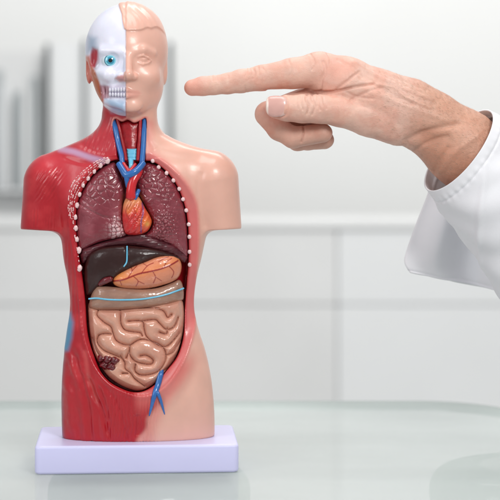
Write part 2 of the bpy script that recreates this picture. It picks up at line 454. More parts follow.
def head_field(X, Y, Z):
    d = ell(X, Y, Z, (126, 50, -6), (42, 47.5, 50))
    d = smin(d, ell(X, Y, Z, (127, 78, 6), (34.5, 36, 38)), 8)
    d = smin(d, ell(X, Y, Z, (128.5, 96, 16), (25, 21.5, 25)), 8)
    sk = sstep(125.2, 127.0, X)           # 1 on the skin side
    # --- skin side
    s = smin(d, ell(X, Y, Z, (149, 88, 0), (13, 21, 24)), 8)                               # jaw corner
    s = smin(s, cap(X, Y, Z, (133, 52.5, 39.5), (143, 49.5, 38.5), 2.6, 2.6), 5)             # brow arch
    s = smin(s, cap(X, Y, Z, (143, 49.5, 38.5), (153, 53, 31), 2.6, 1.8), 5)
    s = smin(s, ell(X, Y, Z, (147, 77, 27), (12, 11, 13)), 9)                              # cheek
    s = smax(s, -ell(X, Y, Z, (142.3, 59.6, 49.5), (9, 6.2, 7.5)), 4)                      # socket
    s = smin(s, ell(X, Y, Z, (142.3, 59.4, 34.0), (6.4, 5.0, 6.6)), 1.0)                   # eyeball
    for pts_ in ([(134.6,60.4,38.2),(138.2,56.4,41.0),(143,55.3,41.2),(147.6,57.4,39.0),(150.6,60.6,35.2)], [(134.6,60.4,38.2),(138.4,63.0,40.2),(143,64.2,40.0),(147.6,63.0,37.6),(150.6,60.6,35.2)]):
        for p_, q_ in zip(pts_[:-1], pts_[1:]): s = smin(s, cap(X, Y, Z, p_, q_, 1.15, 1.15), .9)
    s = smin(s, ell(X, Y, Z, (164.2, 71, -4), (3.4, 13.5, 8)), 3)                          # ear
    # --- skull side
    k = d + 1.0
    k = smin(k, cap(X, Y, Z, (99, 71, 26), (109, 75, 37), 5.5, 7.0), 5)                      # cheekbone
    k = smin(k, cap(X, Y, Z, (103, 50.5, 34), (122, 52, 41.5), 3.2, 3), 6)                     # orbit rim
    k = smax(k, -ell(X, Y, Z, (111, 60.5, 46.5), (9.9, 9.4, 9.5)), 1.2)                      # orbit
    k = smax(k, -ell(X, Y, Z, (100.5, 91.5, 36), (9.5, 8.5, 13)), 1.5)                           # hollow under cheekbone
    k = smax(k, -ell(X, Y, Z, (93, 60, 28), (6.5, 12, 14)), 3)                             # temple
    k = smin(k, cap(X, Y, Z, (99, 67, 26), (92.5, 73, 10), 2.4, 2.2), 2.5)                   # zygomatic arch
    k = smin(k, cap(X, Y, Z, (103.3, 82, 27), (105.3, 97, 27), 2.0, 2.4), 1.5)               # mandible ramus
    k = smin(k, cap(X, Y, Z, (107.6, 84, 31), (108.0, 97, 32), 1.3, 1.6), 1.2)
    k = smin(k, cap(X, Y, Z, (106.5, 100, 28), (126, 106, 40), 4.0, 5), 4)                   # mandible body
    k = smin(k, ell(X, Y, Z, (119, 88, 33), (11, 5, 8.5)), 2.5)                            # maxilla
    k = smin(k, ell(X, Y, Z, (89.3, 70.5, -6), (3.6, 13.5, 8)), 3)                         # ear
    k = smax(k, -ell(X, Y, Z, (87.8, 70, 2), (1.5, 9, 5)), 1.2)
    k = smin(k, ell(X, Y, Z, (122.5, 76.5, 44.5), (6.0, 4.2, 5)), 3)                       # nose side
    k = smax(k, -ell(X, Y, Z, (120.5, 81.3, 48), (4.5, 1.8, 5)), 1.5)                        # nasal opening
    r = k * (1 - sk) + s * sk
    nose = cap(X, Y, Z, (128, 56, 41.8), (128.4, 74, 48.6), 3.6, 4.4)
    nose = smin(nose, ell(X, Y, Z, (128.3, 75.6, 48.6), (5.0, 4.6, 5.2)), 3)
    nose = smin(nose, ell(X, Y, Z, (133.8, 77.4, 44.3), (3.6, 3.0, 4.4)), 2.5)
    nose = np.maximum(nose, 125.0 - X + 0 * Y)
    r = smin(r, nose, 3.2)
    r = smin(r, np.maximum(cap(X, Y, Z, (127, 90.4, 43.6), (141.5, 92.6, 36.5), 2.3, 1.0), 126 - X), 1.8)
    r = smin(r, np.maximum(cap(X, Y, Z, (127, 96.0, 43.2), (139, 94.8, 37.8), 2.7, 1.4), 126 - X), 1.8)
    r = smax(r, -cap(X, Y, Z, (126, 93.2, 47.2), (142.5, 93.8, 39.5), .8, .5), .8)
    r = smin(r, np.maximum(ell(X, Y, Z, (131, 106, 36.5), (10, 6.5, 6)), 126 - X), 5)
    # hair cap
    HAIR = smooth_poly([(122,-5),(122,14),(124.5,29),(133,30.3),(141,30),(147,27.5),(151,28.5),(157,27),(164,33),(170,42),(180,46),(180,-8)], 3)
    x2, y2 = X[:, :, 0], Y[:, :, 0] + 0 * X[:, :, 0]
    x2 = x2 + 0 * y2
    ah = sstep(-0.7, 0.9, psdf(x2, y2, HAIR))[:, :, None]
    strand = 0.13 * np.sin((X * 0.9 - Y * 0.5) * 1.1 + 2 * np.sin(Y * .23)) * sstep(0, 6, 30 - Y)
    r = r - ah * (1.7 + strand) * sstep(169, 158, X)
    return r

def body_field(xs, ys, zs):
    X = xs[:, None, None]; Y = ys[None, :, None]; Z = zs[None, None, :]
    V = np.full((len(xs), len(ys), len(zs)), 30, F4)
    sl = ys > 92; Yt = Y[:, sl]
    V[:, sl] = trunk_field(X, Yt, Z)
    # arms
    sl = (ys > 135) & (ys < 262); Ya = Y[:, sl]
    aL = cap(X, Ya, Z, (50.2, 183.5, -2), (40.3, 242, -2), 26.5, 20.3, 1.12)
    aL = smax(aL, Ya - (228.8 + 0.06 * (X - 20)), 1.2)
    aR = cap(X, Ya, Z, (212, 180.5, -2), (222, 242, -2), 26.8, 20.6, 1.12)
    aR = smax(aR, Ya - (231 - 0.05 * (X - 205)), 1.2)
    # pectoral swell
    rl = cap(X, Ya, Z, (93, 154.5, -2), (54, 176, -2), 12.5, 22.5, 1.1); rr = cap(X, Ya, Z, (164, 151.5, -2), (208, 173, -2), 12.5, 22.5, 1.1)
    V[:, sl] = smin(smin(V[:, sl], smin(aL, rl, 9), 9), smin(aR, rr, 9), 9)
    # head
    sl = ys < 150; Yh = Y[:, sl]; sx = (xs > 70) & (xs < 184)
    X2 = X[sx]
    h = head_field(X2, Yh, Z).astype(F4)
    sub = V[np.ix_(sx, sl, np.ones(len(zs), bool))]
    V[np.ix_(sx, sl, np.ones(len(zs), bool))] = smin(sub, h, 5)
    # rim step and cavity
    gx, gy = np.meshgrid(xs, ys, indexing='ij')
    do = psdf(gx, gy, OUTER).astype(F4); di = psdf(gx, gy, INNER).astype(F4); dn = psdf(gx, gy, NECKCUT).astype(F4)
    front = sstep(0, 8, zs)[None, None, :]
    V += (sstep(-1.0, 9.0, do) * 4.5 + sstep(-1.0, 0.8, do) * 0.8)[:, :, None] * front
    V += (sstep(-0.8, 0.8, dn) * 2.0)[:, :, None] * front
    env = envelope(gx, gy).astype(F4)
    # cavity carve down to 24 below the envelope
    carve = np.maximum(-di[:, :, None], (env[:, :, None] - 24) - Z)
    V = smax(V, -carve, 1.6)
    carve = np.maximum(-(dn[:, :, None] - 0.5), (env[:, :, None] - 10) - Z)
    V = smax(V, -carve, 1.2)
    # flat bottom
    V = smax(V, Y - 436.3, 1.5)
    return V.astype(F4)

# torso thing ------------------------------------------------------------
torso = empty("anatomical_torso_model", W(139.5, TABLE, -2),
              "half red muscle, half skin head and torso anatomy model on lavender base", "anatomy model")

xs = axis_range((12, 84, 1.2), (84, 170, 0.72), (170, 252, 1.2))
ys = axis_range((-4, 122, 0.72), (122, 180, 0.95), (180, 441, 1.25))
zs = axis_range((-66, 0, 2.4), (0, 66, 0.85))
V = body_field(xs, ys, zs)
pos, Q = surface_nets(V, xs.astype(float), ys.astype(float), zs.astype(float)); del V
pos = relax(pos, Q, 2, 0.5)
Q = flip_check(pos, Q)
N = normals(pos, Q)
# orientation of N in design space: make it point away
if (N[:, 2] * pos[:, 2]).sum() < 0: N = -N
X, Y, Z = pos[:, 0], pos[:, 1], pos[:, 2]
frontm = sstep(-5, 8, Z)
disp = np.zeros(len(pos))
def strip(poly, ang, period, amp, seed, feather=6, warp=1.0):
    a = radians(ang); u = (X * math.cos(a) + Y * math.sin(a)) / period
    v = (-X * math.sin(a) + Y * math.cos(a))
    u = u + warp * (fbm(X / 14 + 9, Y / 14 + 3, seed) - .5)
    br = 0.5 + fbm(u * 0.8 + 20, v / 9 + 40, seed + 5, 2)
    m = sstep(-feather, feather, psdf(X, Y, poly))
    return amp * m * br * np.sin(2 * pi * u)
disp += strip([(36,200),(40,172),(60,165),(66,176),(52,200)], 33, 3.2, 0.5, 1, 3)
disp += strip([(34,227),(34,212),(48,206),(58,214),(56,228)], 2, 3.1, 0.5, 2, 3)
disp += strip([(100,118),(112,116),(116,150),(100,156),(80,146)], 20, 4.6, 0.22, 4, 4)
disp += strip([(108,392),(160,398),(156,437),(104,437)], 4, 3.6, 0.55, 6, 5, 1.6)
disp += strip([(64,345),(84,350),(100,385),(96,437),(62,437)], -14, 11.0, 0.45, 8, 8, 1.2)
disp += strip([(70,230),(78,240),(82,330),(70,330),(64,250)], 0, 4, 0.2, 9, 4)
def groove(pts, depth, w, out=None, n=4):
    d, _, _, t = line_dist(X, Y, smooth_poly(pts, n, False))
    fade = np.minimum(sstep(0, .12, t), sstep(0, .12, 1 - t))
    return -depth * np.exp(-(d / w) ** 2) * (0.35 + 0.65 * fade)
for g, dp, w in (([(60,172),(57,190),(59,210),(61,232)], 1.6, 3.0), ([(201,170),(198,190),(200,210),(205,230)], 1.2, 3.5),
              ([(88,376),(95,394),(103,410),(110,432)], 2.6, 2.2), ([(99,386),(105,402),(110,420)], 1.8, 1.6), ([(74,352),(80,372),(88,400),(92,436)], 1.8, 2.6), ([(83,362),(92,388),(98,412),(100,436)], 1.0, 3),
              ([(70,372),(78,395),(80,436)], 1.0, 4), ([(105,385),(116,400),(124,420),(128,437)], 1.0, 2),
              ([(137,412),(137.5,420),(138,431)], 1.6, 3.0), ([(170,392),(155,408),(146,425),(142,437)], 1.0, 3.5),
              ([(80,143),(95,150),(108,152)], 1.0, 3.0), ([(64,157),(85,163),(104,160)], .8, 2.5), ([(150,150),(175,158),(205,158)], .7, 5),
              ([(148,120),(149,138),(156,150)], .9, 3), ([(188,340),(196,360),(186,390),(170,410)], .7, 5)):
    disp += groove(g, dp, w)
# ridge along cavity rim
dO, _, _, _ = line_dist(X, Y, OUTER, True)
disp += 1.2 * np.exp(-((dO) / 1.8) ** 2) * sstep(230, 160, X) * (Y > 158)
disp *= frontm
pos = pos + N * disp[:, None]

# paint ---------------------------------------------------------------
SKIN = (228, 178, 160); RED = (178, 22, 36)
C = np.tile(lin(SKIN), (len(pos), 1))
nz = fbm(X / 16, Y / 16, 11)
mid = np.interp(Y, [117, 125, 160, 380, 398, 410, 437], [126.3, 130, 130, 152, 159, 152, 138])
wid = np.interp(Y, [110, 160, 380, 437], [1.2, 2, 9, 9]); mid = mid + 1.6 * (Y > 380) * np.sin(Y * .33) 
onleft = sstep(0, 1, (mid - X) / wid + .5)
C = mixc(C, lin(RED), onleft * (Y > 100))
C = mixc(C, lin((206, 58, 62)), onleft * np.clip((nz - .5) * 2.0, 0, .45) * (Y > 100) * sstep(430, 330, Y))
C = paint_poly(C, X, Y, [(97,118),(113,116),(117,150),(98,156),(70,152),(88,136)], (196, 66, 78), 6, .4)
# clavicle, blue-lilac tendons
C = paint_line(C, X, Y, [(61,149),(75,152),(92,158),(107,162)], (188, 172, 206), 3.0, 2.4, .7)
C = paint_poly(C, X, Y, [(30,160),(60,152),(98,166),(80,182),(70,200),(55,178)], (214, 66, 78), 9, .45)  # pinker upper chest, muscle highlight painted into the colour
C = paint_poly(C, X, Y, [(58,316),(71,312),(74,322),(72.5,338),(69,350),(58,352)], (70, 150, 190), 3.5, .95)
C = paint_line(C, X, Y, [(62,352),(60,395),(62,438)], (96, 66, 92), 2.5, 3.0, .7)
C = paint_line(C, X, Y, [(86,352),(89,378),(97,398)], (208, 92, 88), 2.0, 2.0, .5)  # paler line along the thigh ridge, its highlight painted in
# pink rim on the skinned side
pd = psdf(X, Y, OUTER); pin = psdf(X, Y, INNER)
right = 1 - sstep(0, 1, (136 - X) / 10 + .5)
lower = sstep(345, 372, Y)
C = mixc(C, lin((214, 98, 100)), sstep(-4, 1.5, pd) * right * .85)
C = mixc(C, lin((196, 50, 56)), sstep(-3.4, -0.4, pin) * right * .9)
C = mixc(C, lin((214, 104, 100)), np.exp(-((pd + 3) / 9.0) ** 2) * right * lower * .8 * (pd < 6))
C = paint_line(C, X, Y, [(166,385),(160,402),(150,420),(145,436)], (216, 130, 122), 6, 7, .7 * 1.0) * (X > mid)[:, None] + C * (X <= mid)[:, None]
C = paint_line(C, X, Y, [(150,124),(148,140),(150,152),(165,164),(184,184),(192,205)], (222, 128, 122), 4, 5, .55)
C = mixc(C, lin((150, 14, 26)), sstep(-1.2, 1.0, pin))           # cavity walls
dnn = psdf(X, Y, NECKCUT)
C = mixc(C, lin((150, 14, 26)), sstep(-.8, .6, dnn))
C = mixc(C, lin((226, 140, 130)), np.exp(-((dnn + 1.0) / 1.4) ** 2) * (Y > 116) * (Y < 126) * .9)
# head, skull half
hm = (Y < 119)
bone = sstep(126.5, 125.5, X) * sstep(116.6, 115.2, Y + 0.021 * (126 - X) ** 2)
noseskin = sstep(0.2, .9, psdf(X, Y, [(123.2,72),(128,70),(130,84),(122.8,81)]))
HAIRP = smooth_poly([(121.3,-5),(121.6,14),(124.0,27),(126.2,30),(140,30),(180,40),(180,-8)], 3)
C = mixc(C, lin((226, 226, 240)), np.clip(bone, 0, 1) * (Y < 120) * (1 - sstep(-.4, .6, psdf(X, Y, HAIRP))))
L = lambda pts, c, f, a=1.0, Zm=None: paint_poly(C, X, Y, pts, c, f, a * 1.0)
hl = X < 126
def pl(pts, c, f, a=1.0):
    global C
    C = np.where(hl[:, None] & hm[:, None], paint_poly(C, X, Y, pts, c, f, a), C)
pl([(82,92),(94,92),(102,100),(106,119),(98,125),(82,120)], (178, 60, 62), 2.0)
pl([(84,56),(90,56),(95,70),(98,84),(104,100),(96,104),(84,90)], (214, 128, 112), 2.2)
pl([(92,68),(96,72),(100,82),(104,96),(104,104),(99,102),(94,88)], (186, 92, 42), 1.6)
pl([(93,47),(98.5,50),(98,60),(95.5,68),(91,66),(91,55)], (190, 62, 74), 1.6)
pl([(88,36),(97,38),(97,48),(88,52)], (132, 158, 184), 4.5, .7)
pl([(106,98),(126,101),(126,114),(112,112)], (150, 184, 216), 4.0, .75)
pl([(100,85),(110,86),(111,98),(102,99)], (176, 108, 120), 1.4, .8)  # pinkish hollow under the cheekbone, shade painted into its colour
pl([(110,84.5),(126,84.5),(126,99),(110,99)], (204, 196, 216), 1.6, .8)
pl([(115.5,78.5),(118,76),(126.4,74.5),(126.4,81.5),(120,82)], (204, 138, 134), 1.5, .9)
C = np.where((noseskin > 0)[:, None] & hm[:, None] & (X > 124)[:, None], mixc(C, lin(SKIN), noseskin), C)
C = paint_line(C, X, Y, [(126.1,30),(126.2,116)], (140, 110, 118), 0.35, 0.5, .55) * (hm[:, None]) + C * (~hm[:, None])
C = paint_poly(C, X, Y, [(127,89),(138,90.5),(141,93.5),(137,98),(127,99)], (224, 148, 136), 1.5, .5)
C = C * (0.97 + 0.06 * nz)[:, None]
body = mesh_object("body_shell", pos, Q, M['shell'], torso, C)
body['label'] = "moulded body shell, left half red muscle and right half plain skin colour"

# ------------------------------------------------------------------ relief organs
def relief(name, poly, off, bulge, R, mat, parent, color, step=0.6, detail=None, depth=14, n=4, base=None, power=0.5, colorfn=None, sub=True):
    P = smooth_poly(poly, n) if sub else np.array(poly, float)
    x0, y0 = P.min(0) - 2 * step; x1, y1 = P.max(0) + 2 * step
    gx, gy = np.meshgrid(np.arange(x0, x1, step), np.arange(y0, y1, step), indexing='ij')
    d, cx, cy, _ = line_dist(gx, gy, P, True)
    ins = inside(gx, gy, P)
    nx, ny = gx.shape
    cin = ins.astype(int); c4 = cin[:-1, :-1] + cin[1:, :-1] + cin[1:, 1:] + cin[:-1, 1:]
    cells = c4 >= 1
    used = np.zeros((nx, ny), bool)
    used[:-1, :-1] |= cells; used[1:, :-1] |= cells; used[1:, 1:] |= cells; used[:-1, 1:] |= cells
    px = np.where(ins, gx, cx); py = np.where(ins, gy, cy); dd = np.where(ins, d, 0)
    id_ = np.full((nx, ny), -1); id_[used] = np.arange(used.sum())
    x, y, dd = px[used], py[used], dd[used]
    prof_ = (1 - (1 - np.clip(dd / R, 0, 1)) ** 2) ** power
    b = (envelope(x, y) if base is None else base(x, y)) - off
    h = b + bulge * prof_
    if detail is not None: h = h + detail(x, y, dd)
    I, J = np.nonzero(cells)
    q = np.stack([id_[I, J], id_[I + 1, J], id_[I + 1, J + 1], id_[I, J + 1]], 1)
    # boundary loop -> skirt
    E = np.concatenate([q[:, [0, 1]], q[:, [1, 2]], q[:, [2, 3]], q[:, [3, 0]]])
    key = {}
    nv = len(x)
    ek = np.minimum(E[:, 0], E[:, 1]) * nv + np.maximum(E[:, 0], E[:, 1])
    u, inv, cnt = np.unique(ek, return_inverse=True, return_counts=True)
    bE = E[cnt[inv] == 1]
    bv = np.unique(bE); mp = np.full(nv, -1); mp[bv] = nv + np.arange(len(bv))
    top = np.stack([x, y, h], 1); bot = np.stack([x[bv], y[bv], (b[bv] - depth)], 1)
    sk = np.stack([bE[:, 1], bE[:, 0], mp[bE[:, 0]], mp[bE[:, 1]]], 1)
    pos = np.concatenate([top, bot]); q = np.concatenate([q, sk])
    # orient so that the top looks towards +f
    a = pos[q[0, 0]]; bb = pos[q[0, 1]]; c = pos[q[0, 2]]
    # design (x,y,f) -> world (x,-f,-y): want world normal.y < 0
    wa = lambda p: np.array([p[0], -p[2], -p[1]])
    nrm = np.cross(wa(bb) - wa(a), wa(c) - wa(a))
    if nrm[1] > 0: q = q[:, ::-1].copy()
    if colorfn is not None: col = colorfn(pos[:, 0], pos[:, 1], np.concatenate([dd, np.zeros(len(bv))]))
    elif color is not None: col = np.tile(lin(color), (len(pos), 1))
    else: col = None
    return mesh_object(name, pos, q, mat, parent, col)

def const(c): return np.asarray(lin(c))[None]

# lungs
def lung_detail(seed, sx, sy, cr, cre):
    def f(x, y, d):
        wx = x + 3 * (fbm(x / 7, y / 7, seed) - .5); wy = y + 3 * (fbm(x / 7 + 8, y / 7 + 5, seed) - .5)
        f1, e, cid = voronoi(wx / sx, wy / sy, seed)
        dome = np.sqrt(np.clip(1 - (1 - np.clip(e / .55, 0, 1)) ** 2, 0, 1))
        cell = dome * 1.2 + (cid - .5) * .4
        up = sstep(215, 190, y + 10 * (fbm(x / 18, y / 18, seed + 3) - .5) * 2)
        amp = 0.26 + 1.0 * up
        h = cell * amp * sstep(0, 4, d)
        # clustered fatty lobules near the heart
        c = np.exp(-(((x - cr[0]) / cr[2]) ** 2 + ((y - cr[1]) / cr[3]) ** 2))
        g1, ge, gc = voronoi(wx / cr[4], wy / cr[4], seed + 9)
        h = h + c * (2.6 * np.sqrt(np.clip(ge / .6, 0, 1)) + 1.6 * (gc - .4))
        if cre is not None:
            dl, _, _, _ = line_dist(x, y, smooth_poly(cre, 4, False))
            h = h - 1.0 * np.exp(-(dl / 1.0) ** 2)
        return h + 2.0 * (fbm(x / 26, y / 26, seed + 2) - .5)
    return f
def lung_col(seed, cr):
    def f(x, y, d):
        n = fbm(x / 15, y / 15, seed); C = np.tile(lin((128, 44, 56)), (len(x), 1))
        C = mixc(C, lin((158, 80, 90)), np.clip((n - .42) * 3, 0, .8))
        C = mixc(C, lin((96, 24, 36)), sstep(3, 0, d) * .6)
        c = np.exp(-(((x - cr[0]) / cr[2]) ** 2 + ((y - cr[1]) / cr[3]) ** 2))
        wx = x + 3 * (fbm(x / 7, y / 7, seed - 10) - .5) if cr is crL else x; wy = y + 3 * (fbm(x / 7 + 8, y / 7 + 5, seed - 10) - .5) if cr is crL else y
        g1, ge, gc = voronoi(wx / cr[4], wy / cr[4], seed - 1)
        return mixc(C, lin((214, 176, 178)), np.clip(c * 1.3 * cr[5], 0, 1) * sstep(.05, .3, ge) * sstep(.15, .6, gc + c - .3) * (cr is crL))  # fatty lobules whitened, with their glints painted into the colour
    return f
crL = (117.5, 229, 7.5, 10, 4.0, 1.0); crR = (163, 228, 13, 15, 3.5, .15)
LUNG_L = [(113.5,162),(117.5,168),(122.5,178),(125,190),(123.2,204),(122.5,216),(125,228),(127,235),(118,238),(106,240.5),(95,244),(84,249.5),(79,250),
          (77.6,238),(76.8,222),(78,206),(82,193.5),(90.5,179.5),(101,168.5)]
LUNG_R = [(140,170),(146.5,163),(154,164.5),(162,169),(173.5,182.5),(181.5,200),(185.5,219),(187,242),(186.5,257),(178,252),(168,244),(158,240),(145,236),
          (150.5,229),(152,221),(146,208),(140,196),(136.5,183)]
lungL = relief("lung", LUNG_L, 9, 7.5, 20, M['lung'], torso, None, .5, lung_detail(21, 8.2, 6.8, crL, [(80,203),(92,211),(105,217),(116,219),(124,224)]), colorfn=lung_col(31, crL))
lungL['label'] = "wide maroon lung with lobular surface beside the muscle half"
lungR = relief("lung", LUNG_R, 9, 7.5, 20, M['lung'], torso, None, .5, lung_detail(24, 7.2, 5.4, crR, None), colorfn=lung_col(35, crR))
lungR['label'] = "maroon lung on the skinned side, spotted with glossy bumps"

# heart
def heart_col(x, y, d):
    C = np.tile(lin((214, 62, 44)), (len(x), 1))
    C = mixc(C, lin((232, 150, 100)), sstep(214, 200, y + .3 * (x - 130)))
    C = mixc(C, lin((226, 130, 62)), np.clip(1.6 * (fbm(x / 5, y / 7, 51) - .48) * 2, 0, .8) * sstep(228, 212, y))
    C = mixc(C, lin((196, 22, 30)), sstep(208, 222, y) * sstep(146, 134, x) * .9)
    C = mixc(C, lin((234, 120, 48)), np.exp(-((x - 146) ** 2 + (y - 222) ** 2) / 30.) * .9)
    C = mixc(C, lin((240, 176, 84)), np.exp(-((x - 147) ** 2 + (y - 224) ** 2) / 5.) * .8)
    for pts, c, w in (([(142,203),(143,212),(141,222),(141,232)], (116, 72, 130), .7), ([(130,199),(131,204),(128,209)], (170, 70, 40), .35),
                   ([(128,205),(126,212),(129,219)], (150, 40, 36), .35), ([(137,204),(134,209),(136,214),(131,220)], (180, 40, 36), .4)):
        C = paint_line(C, x, y, smooth_poly(pts, 4, False), c, w, .5, .85)
    return C
def heart_det(x, y, d):
    h = 1.2 * (fbm(x / 3.5, y / 6, 41) - .5) + 0.5 * np.sin((x * .8 + y * .5) * 1.3 + 3 * fbm(x / 8, y / 8, 44)) * sstep(0, 3, d)
    dl = line_dist(x, y, smooth_poly([(143,201),(142,212),(140,222),(140,232)], 4, False))[0]
    h = h - .9 * np.exp(-(dl / 1.1) ** 2)
    g, e, c = voronoi(x / 3, y / 3, 45); m = np.exp(-(((x - 140) / 7) ** 2 + ((y - 218) / 7) ** 2))
    return h + m * sstep(0, .4, e) * .9
HEART = [(126.8,197),(131,195.2),(136,195.4),(140,198.5),(145,208),(150,216.5),(151.5,223),(147.5,231),(140,234.5),(132,235),(125.5,233),(122.8,222),(122.6,212),(123.8,203)]
heart = relief("heart", HEART, 5, 9.5, 11, M['organ'], torso, None, .4, heart_det, colorfn=heart_col)
E0 = lambda x, y: float(envelope(np.array([x]), np.array([y]))[0])
def at(x, y, o): return (x, y, E0(x, y) + o)
tube("aorta", [at(131, 198, 2), at(131, 190, 3), at(133, 181, 3), at(137, 174, 1), at(139,170,-2)], [5.0, 4.6, 4.6, 4.6, 4], M['artery'], heart)
tube("pulmonary_artery", [at(134.5, 199, 1), at(136.5, 195, 1.5), at(138.5, 190, -1)], [2.2, 2.2, 2], M['blue'], heart)
tube("vena_cava", [at(119.5, 163.5, -1), at(122.5, 169, 1.5), at(127, 175, 4), at(134, 172.5, 5.5), at(139, 168, 3), at(143, 163, 0)], [3.4, 3.4, 3.9, 3.7, 3.4, 3.2], M['blue'], heart, sub=7)
tube("vena_cava", [at(127, 175, 3.5), at(127.5, 180, 3), at(128, 187, 0)], [3.4, 3.0, 2.0], M['blue'], heart)
tube("carotid_artery", [at(123.5, 163, 1.0), at(126, 167, 2.5), at(129.5, 171, 4.5), at(133, 167.5, 3.0), at(135.5, 164, 1)], [1.7, 2.0, 2.2, 1.8, 1.5], M['artery'], heart, sub=7)

# diaphragm + liver
def dia_col(x, y, d):
    C = np.tile(lin((74, 26, 34)), (len(x), 1)); return mixc(C, lin((110, 52, 60)), np.clip((fbm(x / 10, y / 3, 61) - .45) * 3, 0, .7))
DIA = [(81,251),(90,246.5),(103,242),(115,239),(124,236.5),(134,233),(144,233),(157,238.5),(173,245),(181,250.5),(187,257),(184,263),(176,258),(160,251),(144,247),(131,245.5),(117,246),(103,248.5),(92,254),(86,262),(82.5,262)]
relief("diaphragm", DIA, 9.5, 5.5, 6, M['liver'], torso, None, .5, lambda x, y, d: .18 * np.sin(y * 2.1 + .25 * x) * sstep(0, 2, d) + .8 * (fbm(x / 5, y / 3, 62) - .5), colorfn=dia_col)
def liv_col(x, y, d):
    C = np.tile(lin((50, 26, 24)), (len(x), 1)); C = mixc(C, lin((62, 44, 44)), np.clip((fbm(x / 14, y / 14, 71) - .42) * 2.5, 0, .6))
    return mixc(C, lin((84, 34, 34)), sstep(3, 0, d) * .5)
LIVER = [(86.5,262),(90,254),(97,249),(108,246.2),(124,245),(140,246.5),(156,249),(172,253),(180,257.5),(176,260.5),(160,258.5),(146,264),(137,267.5),(124,273.5),
         (114,279.5),(104,282),(98,288),(92,293.5),(87,294),(85.5,283),(85,272)]
liver = relief("liver", LIVER, 9.5, 8.5, 12, M['liver'], torso, None, .5, lambda x, y, d: 1.6 * (fbm(x / 13, y / 13, 72) - .5) - 1.0 * np.exp(-((x - 127) / 1.6) ** 2) * (y < 268), colorfn=liv_col)
tube("falciform_ligament", [at(127.2, 246, -2.9), at(127.2, 254, -1.9), at(126.8, 262, -1.7), at(124, 266.5, -1.5)], [.7, .7, .8, .7], M['lightblue'], liver)
tube("gallbladder", [at(100, 284, -7), at(106, 280.5, -4), at(112, 278.5, -4)], [2.5, 3.4, 2.6], M['maroon'], liver)

# stomach
def sto_col(x, y, d):
    C = np.tile(lin((224, 140, 106)), (len(x), 1))
    C = mixc(C, lin((226, 140, 62)), np.exp(-(((x - 120) / 9) ** 2 + ((y - 277) / 7) ** 2)) * .85)
    C = mixc(C, lin((232, 140, 84)), np.exp(-(line_dist(x, y, [(114,283),(140,274),(160,267),(178,260)])[0] / 4.5) ** 2) * .7)
    for pts, w in (([(113,281),(124,279.5),(138,274),(150,271.5),(160,269),(170,265),(177,261)], .8),
                   ([(128,278),(132,271),(131,267)], .4), ([(132,271),(137,265.5)], .35), ([(141,273.5),(147,266),(153,263)], .4), ([(147,266),(143,263.5)], .3),
                   ([(152,271),(155,277),(153,283)], .42), ([(155,277),(161,281)], .35), ([(163,268),(166,262),(171,258.5)], .4), ([(168,266),(173,272),(171,278)], .42),
                   ([(158,262),(163,259),(168,257)], .35), ([(133,276),(138,281),(136,286)], .4), ([(138,281),(144,284)], .35), ([(120,280),(122,285)], .35)):
        C = paint_line(C, x, y, smooth_poly(pts, 4, False), (150, 14, 14), w * 1.05, .4, .95)
    return C
STOM = [(113,280),(117,274.5),(124,270.5),(134,265.5),(144,261.5),(154,257.5),(164,255),(173,255),(179,259.5),(181.2,267),(179,276),(173,281.5),(162,285.5),(148,288.5),(134,289),(123,288),(115,285)]
relief("stomach", STOM, 8.5, 10.5, 14, M['organ'], torso, None, .4, lambda x, y, d: .9 * (fbm(x / 7, y / 5, 81) - .5) +
       .5 * np.exp(-(line_dist(x, y, smooth_poly([(113,281),(124,279.5),(138,274),(150,271.5),(160,269),(170,265),(177,261)], 4, False))[0] / .8) ** 2), colorfn=sto_col)

# transverse colon
def col_col(x, y, d):
    C = np.tile(lin((168, 128, 108)), (len(x), 1)); C = mixc(C, lin((142, 106, 92)), np.clip((fbm(x / 18, y / 6, 91) - .4) * 2, 0, .7))
    return C
COLON = [(92,294),(94.5,288.5),(99,285.5),(112,286.5),(124,287.5),(142,289),(158,287.5),(172,282.5),(179,280),(182.5,286),(183.5,296),(181,301),(166,304.5),(140,308.5),(114,310),(96,309.5),(89.5,306)]
BL = [(89.5,298.6),(97,298),(108,299.3),(122,299.8),(140,299.3),(154,297.3),(166,294.6),(175,291.5),(183,288.5)]
colon = relief("transverse_colon", COLON, 9.5, 8.2, 11, M['organ'], torso, None, .5, lambda x, y, d: 1.2 * (fbm(x / 12, y / 5, 92) - .5), colorfn=col_col)
tube("taenia_band", [at(x, y, -1.1 - .0 * x) for x, y in BL], [.9] * 9, M['lightblue'], colon)

# small intestine
gsc = lambda pts: [(85 + x / 4.76, 295 + y / 4.76) for x, y in pts]
GR = [gsc(g) for g in (
 [(25,55),(65,66),(60,95),(95,130),(125,150),(135,180),(150,215),(185,235),(215,238)],
 [(127,185),(95,183),(68,192),(62,225),(90,260),(130,280),(175,300),(186,315)],
 [(65,68),(120,60),(165,68),(170,95),(172,135),(190,165),(225,175),(262,180),(272,195)],
 [(165,70),(220,58),(290,60),(350,62)],
 [(205,125),(270,125),(280,160),(292,198),(330,230),(370,247),(400,235),(445,185)],
 [(268,125),(330,118),(352,135),(385,165),(420,152),(440,108)],
 [(335,64),(372,78),(390,108),(408,95)],
 [(388,160),(384,186),(352,178)],
 [(214,240),(213,280),(235,312),(270,326),(312,330),(322,310),(292,288),(262,290)],
 [(214,240),(262,212),(320,222),(368,248),(382,292),(365,342),(330,372),(270,382),(238,362),(240,330)],
 [(380,288),(420,270),(455,215)],
 [(170,290),(190,320),(192,350),(218,372),(238,400),(285,435)],
 [(358,372),(400,340),(440,280)],
 [(178,372),(205,372)],
 [(40,205),(55,255),(72,285)],

 [(210,240),(212,262),(196,300)])]
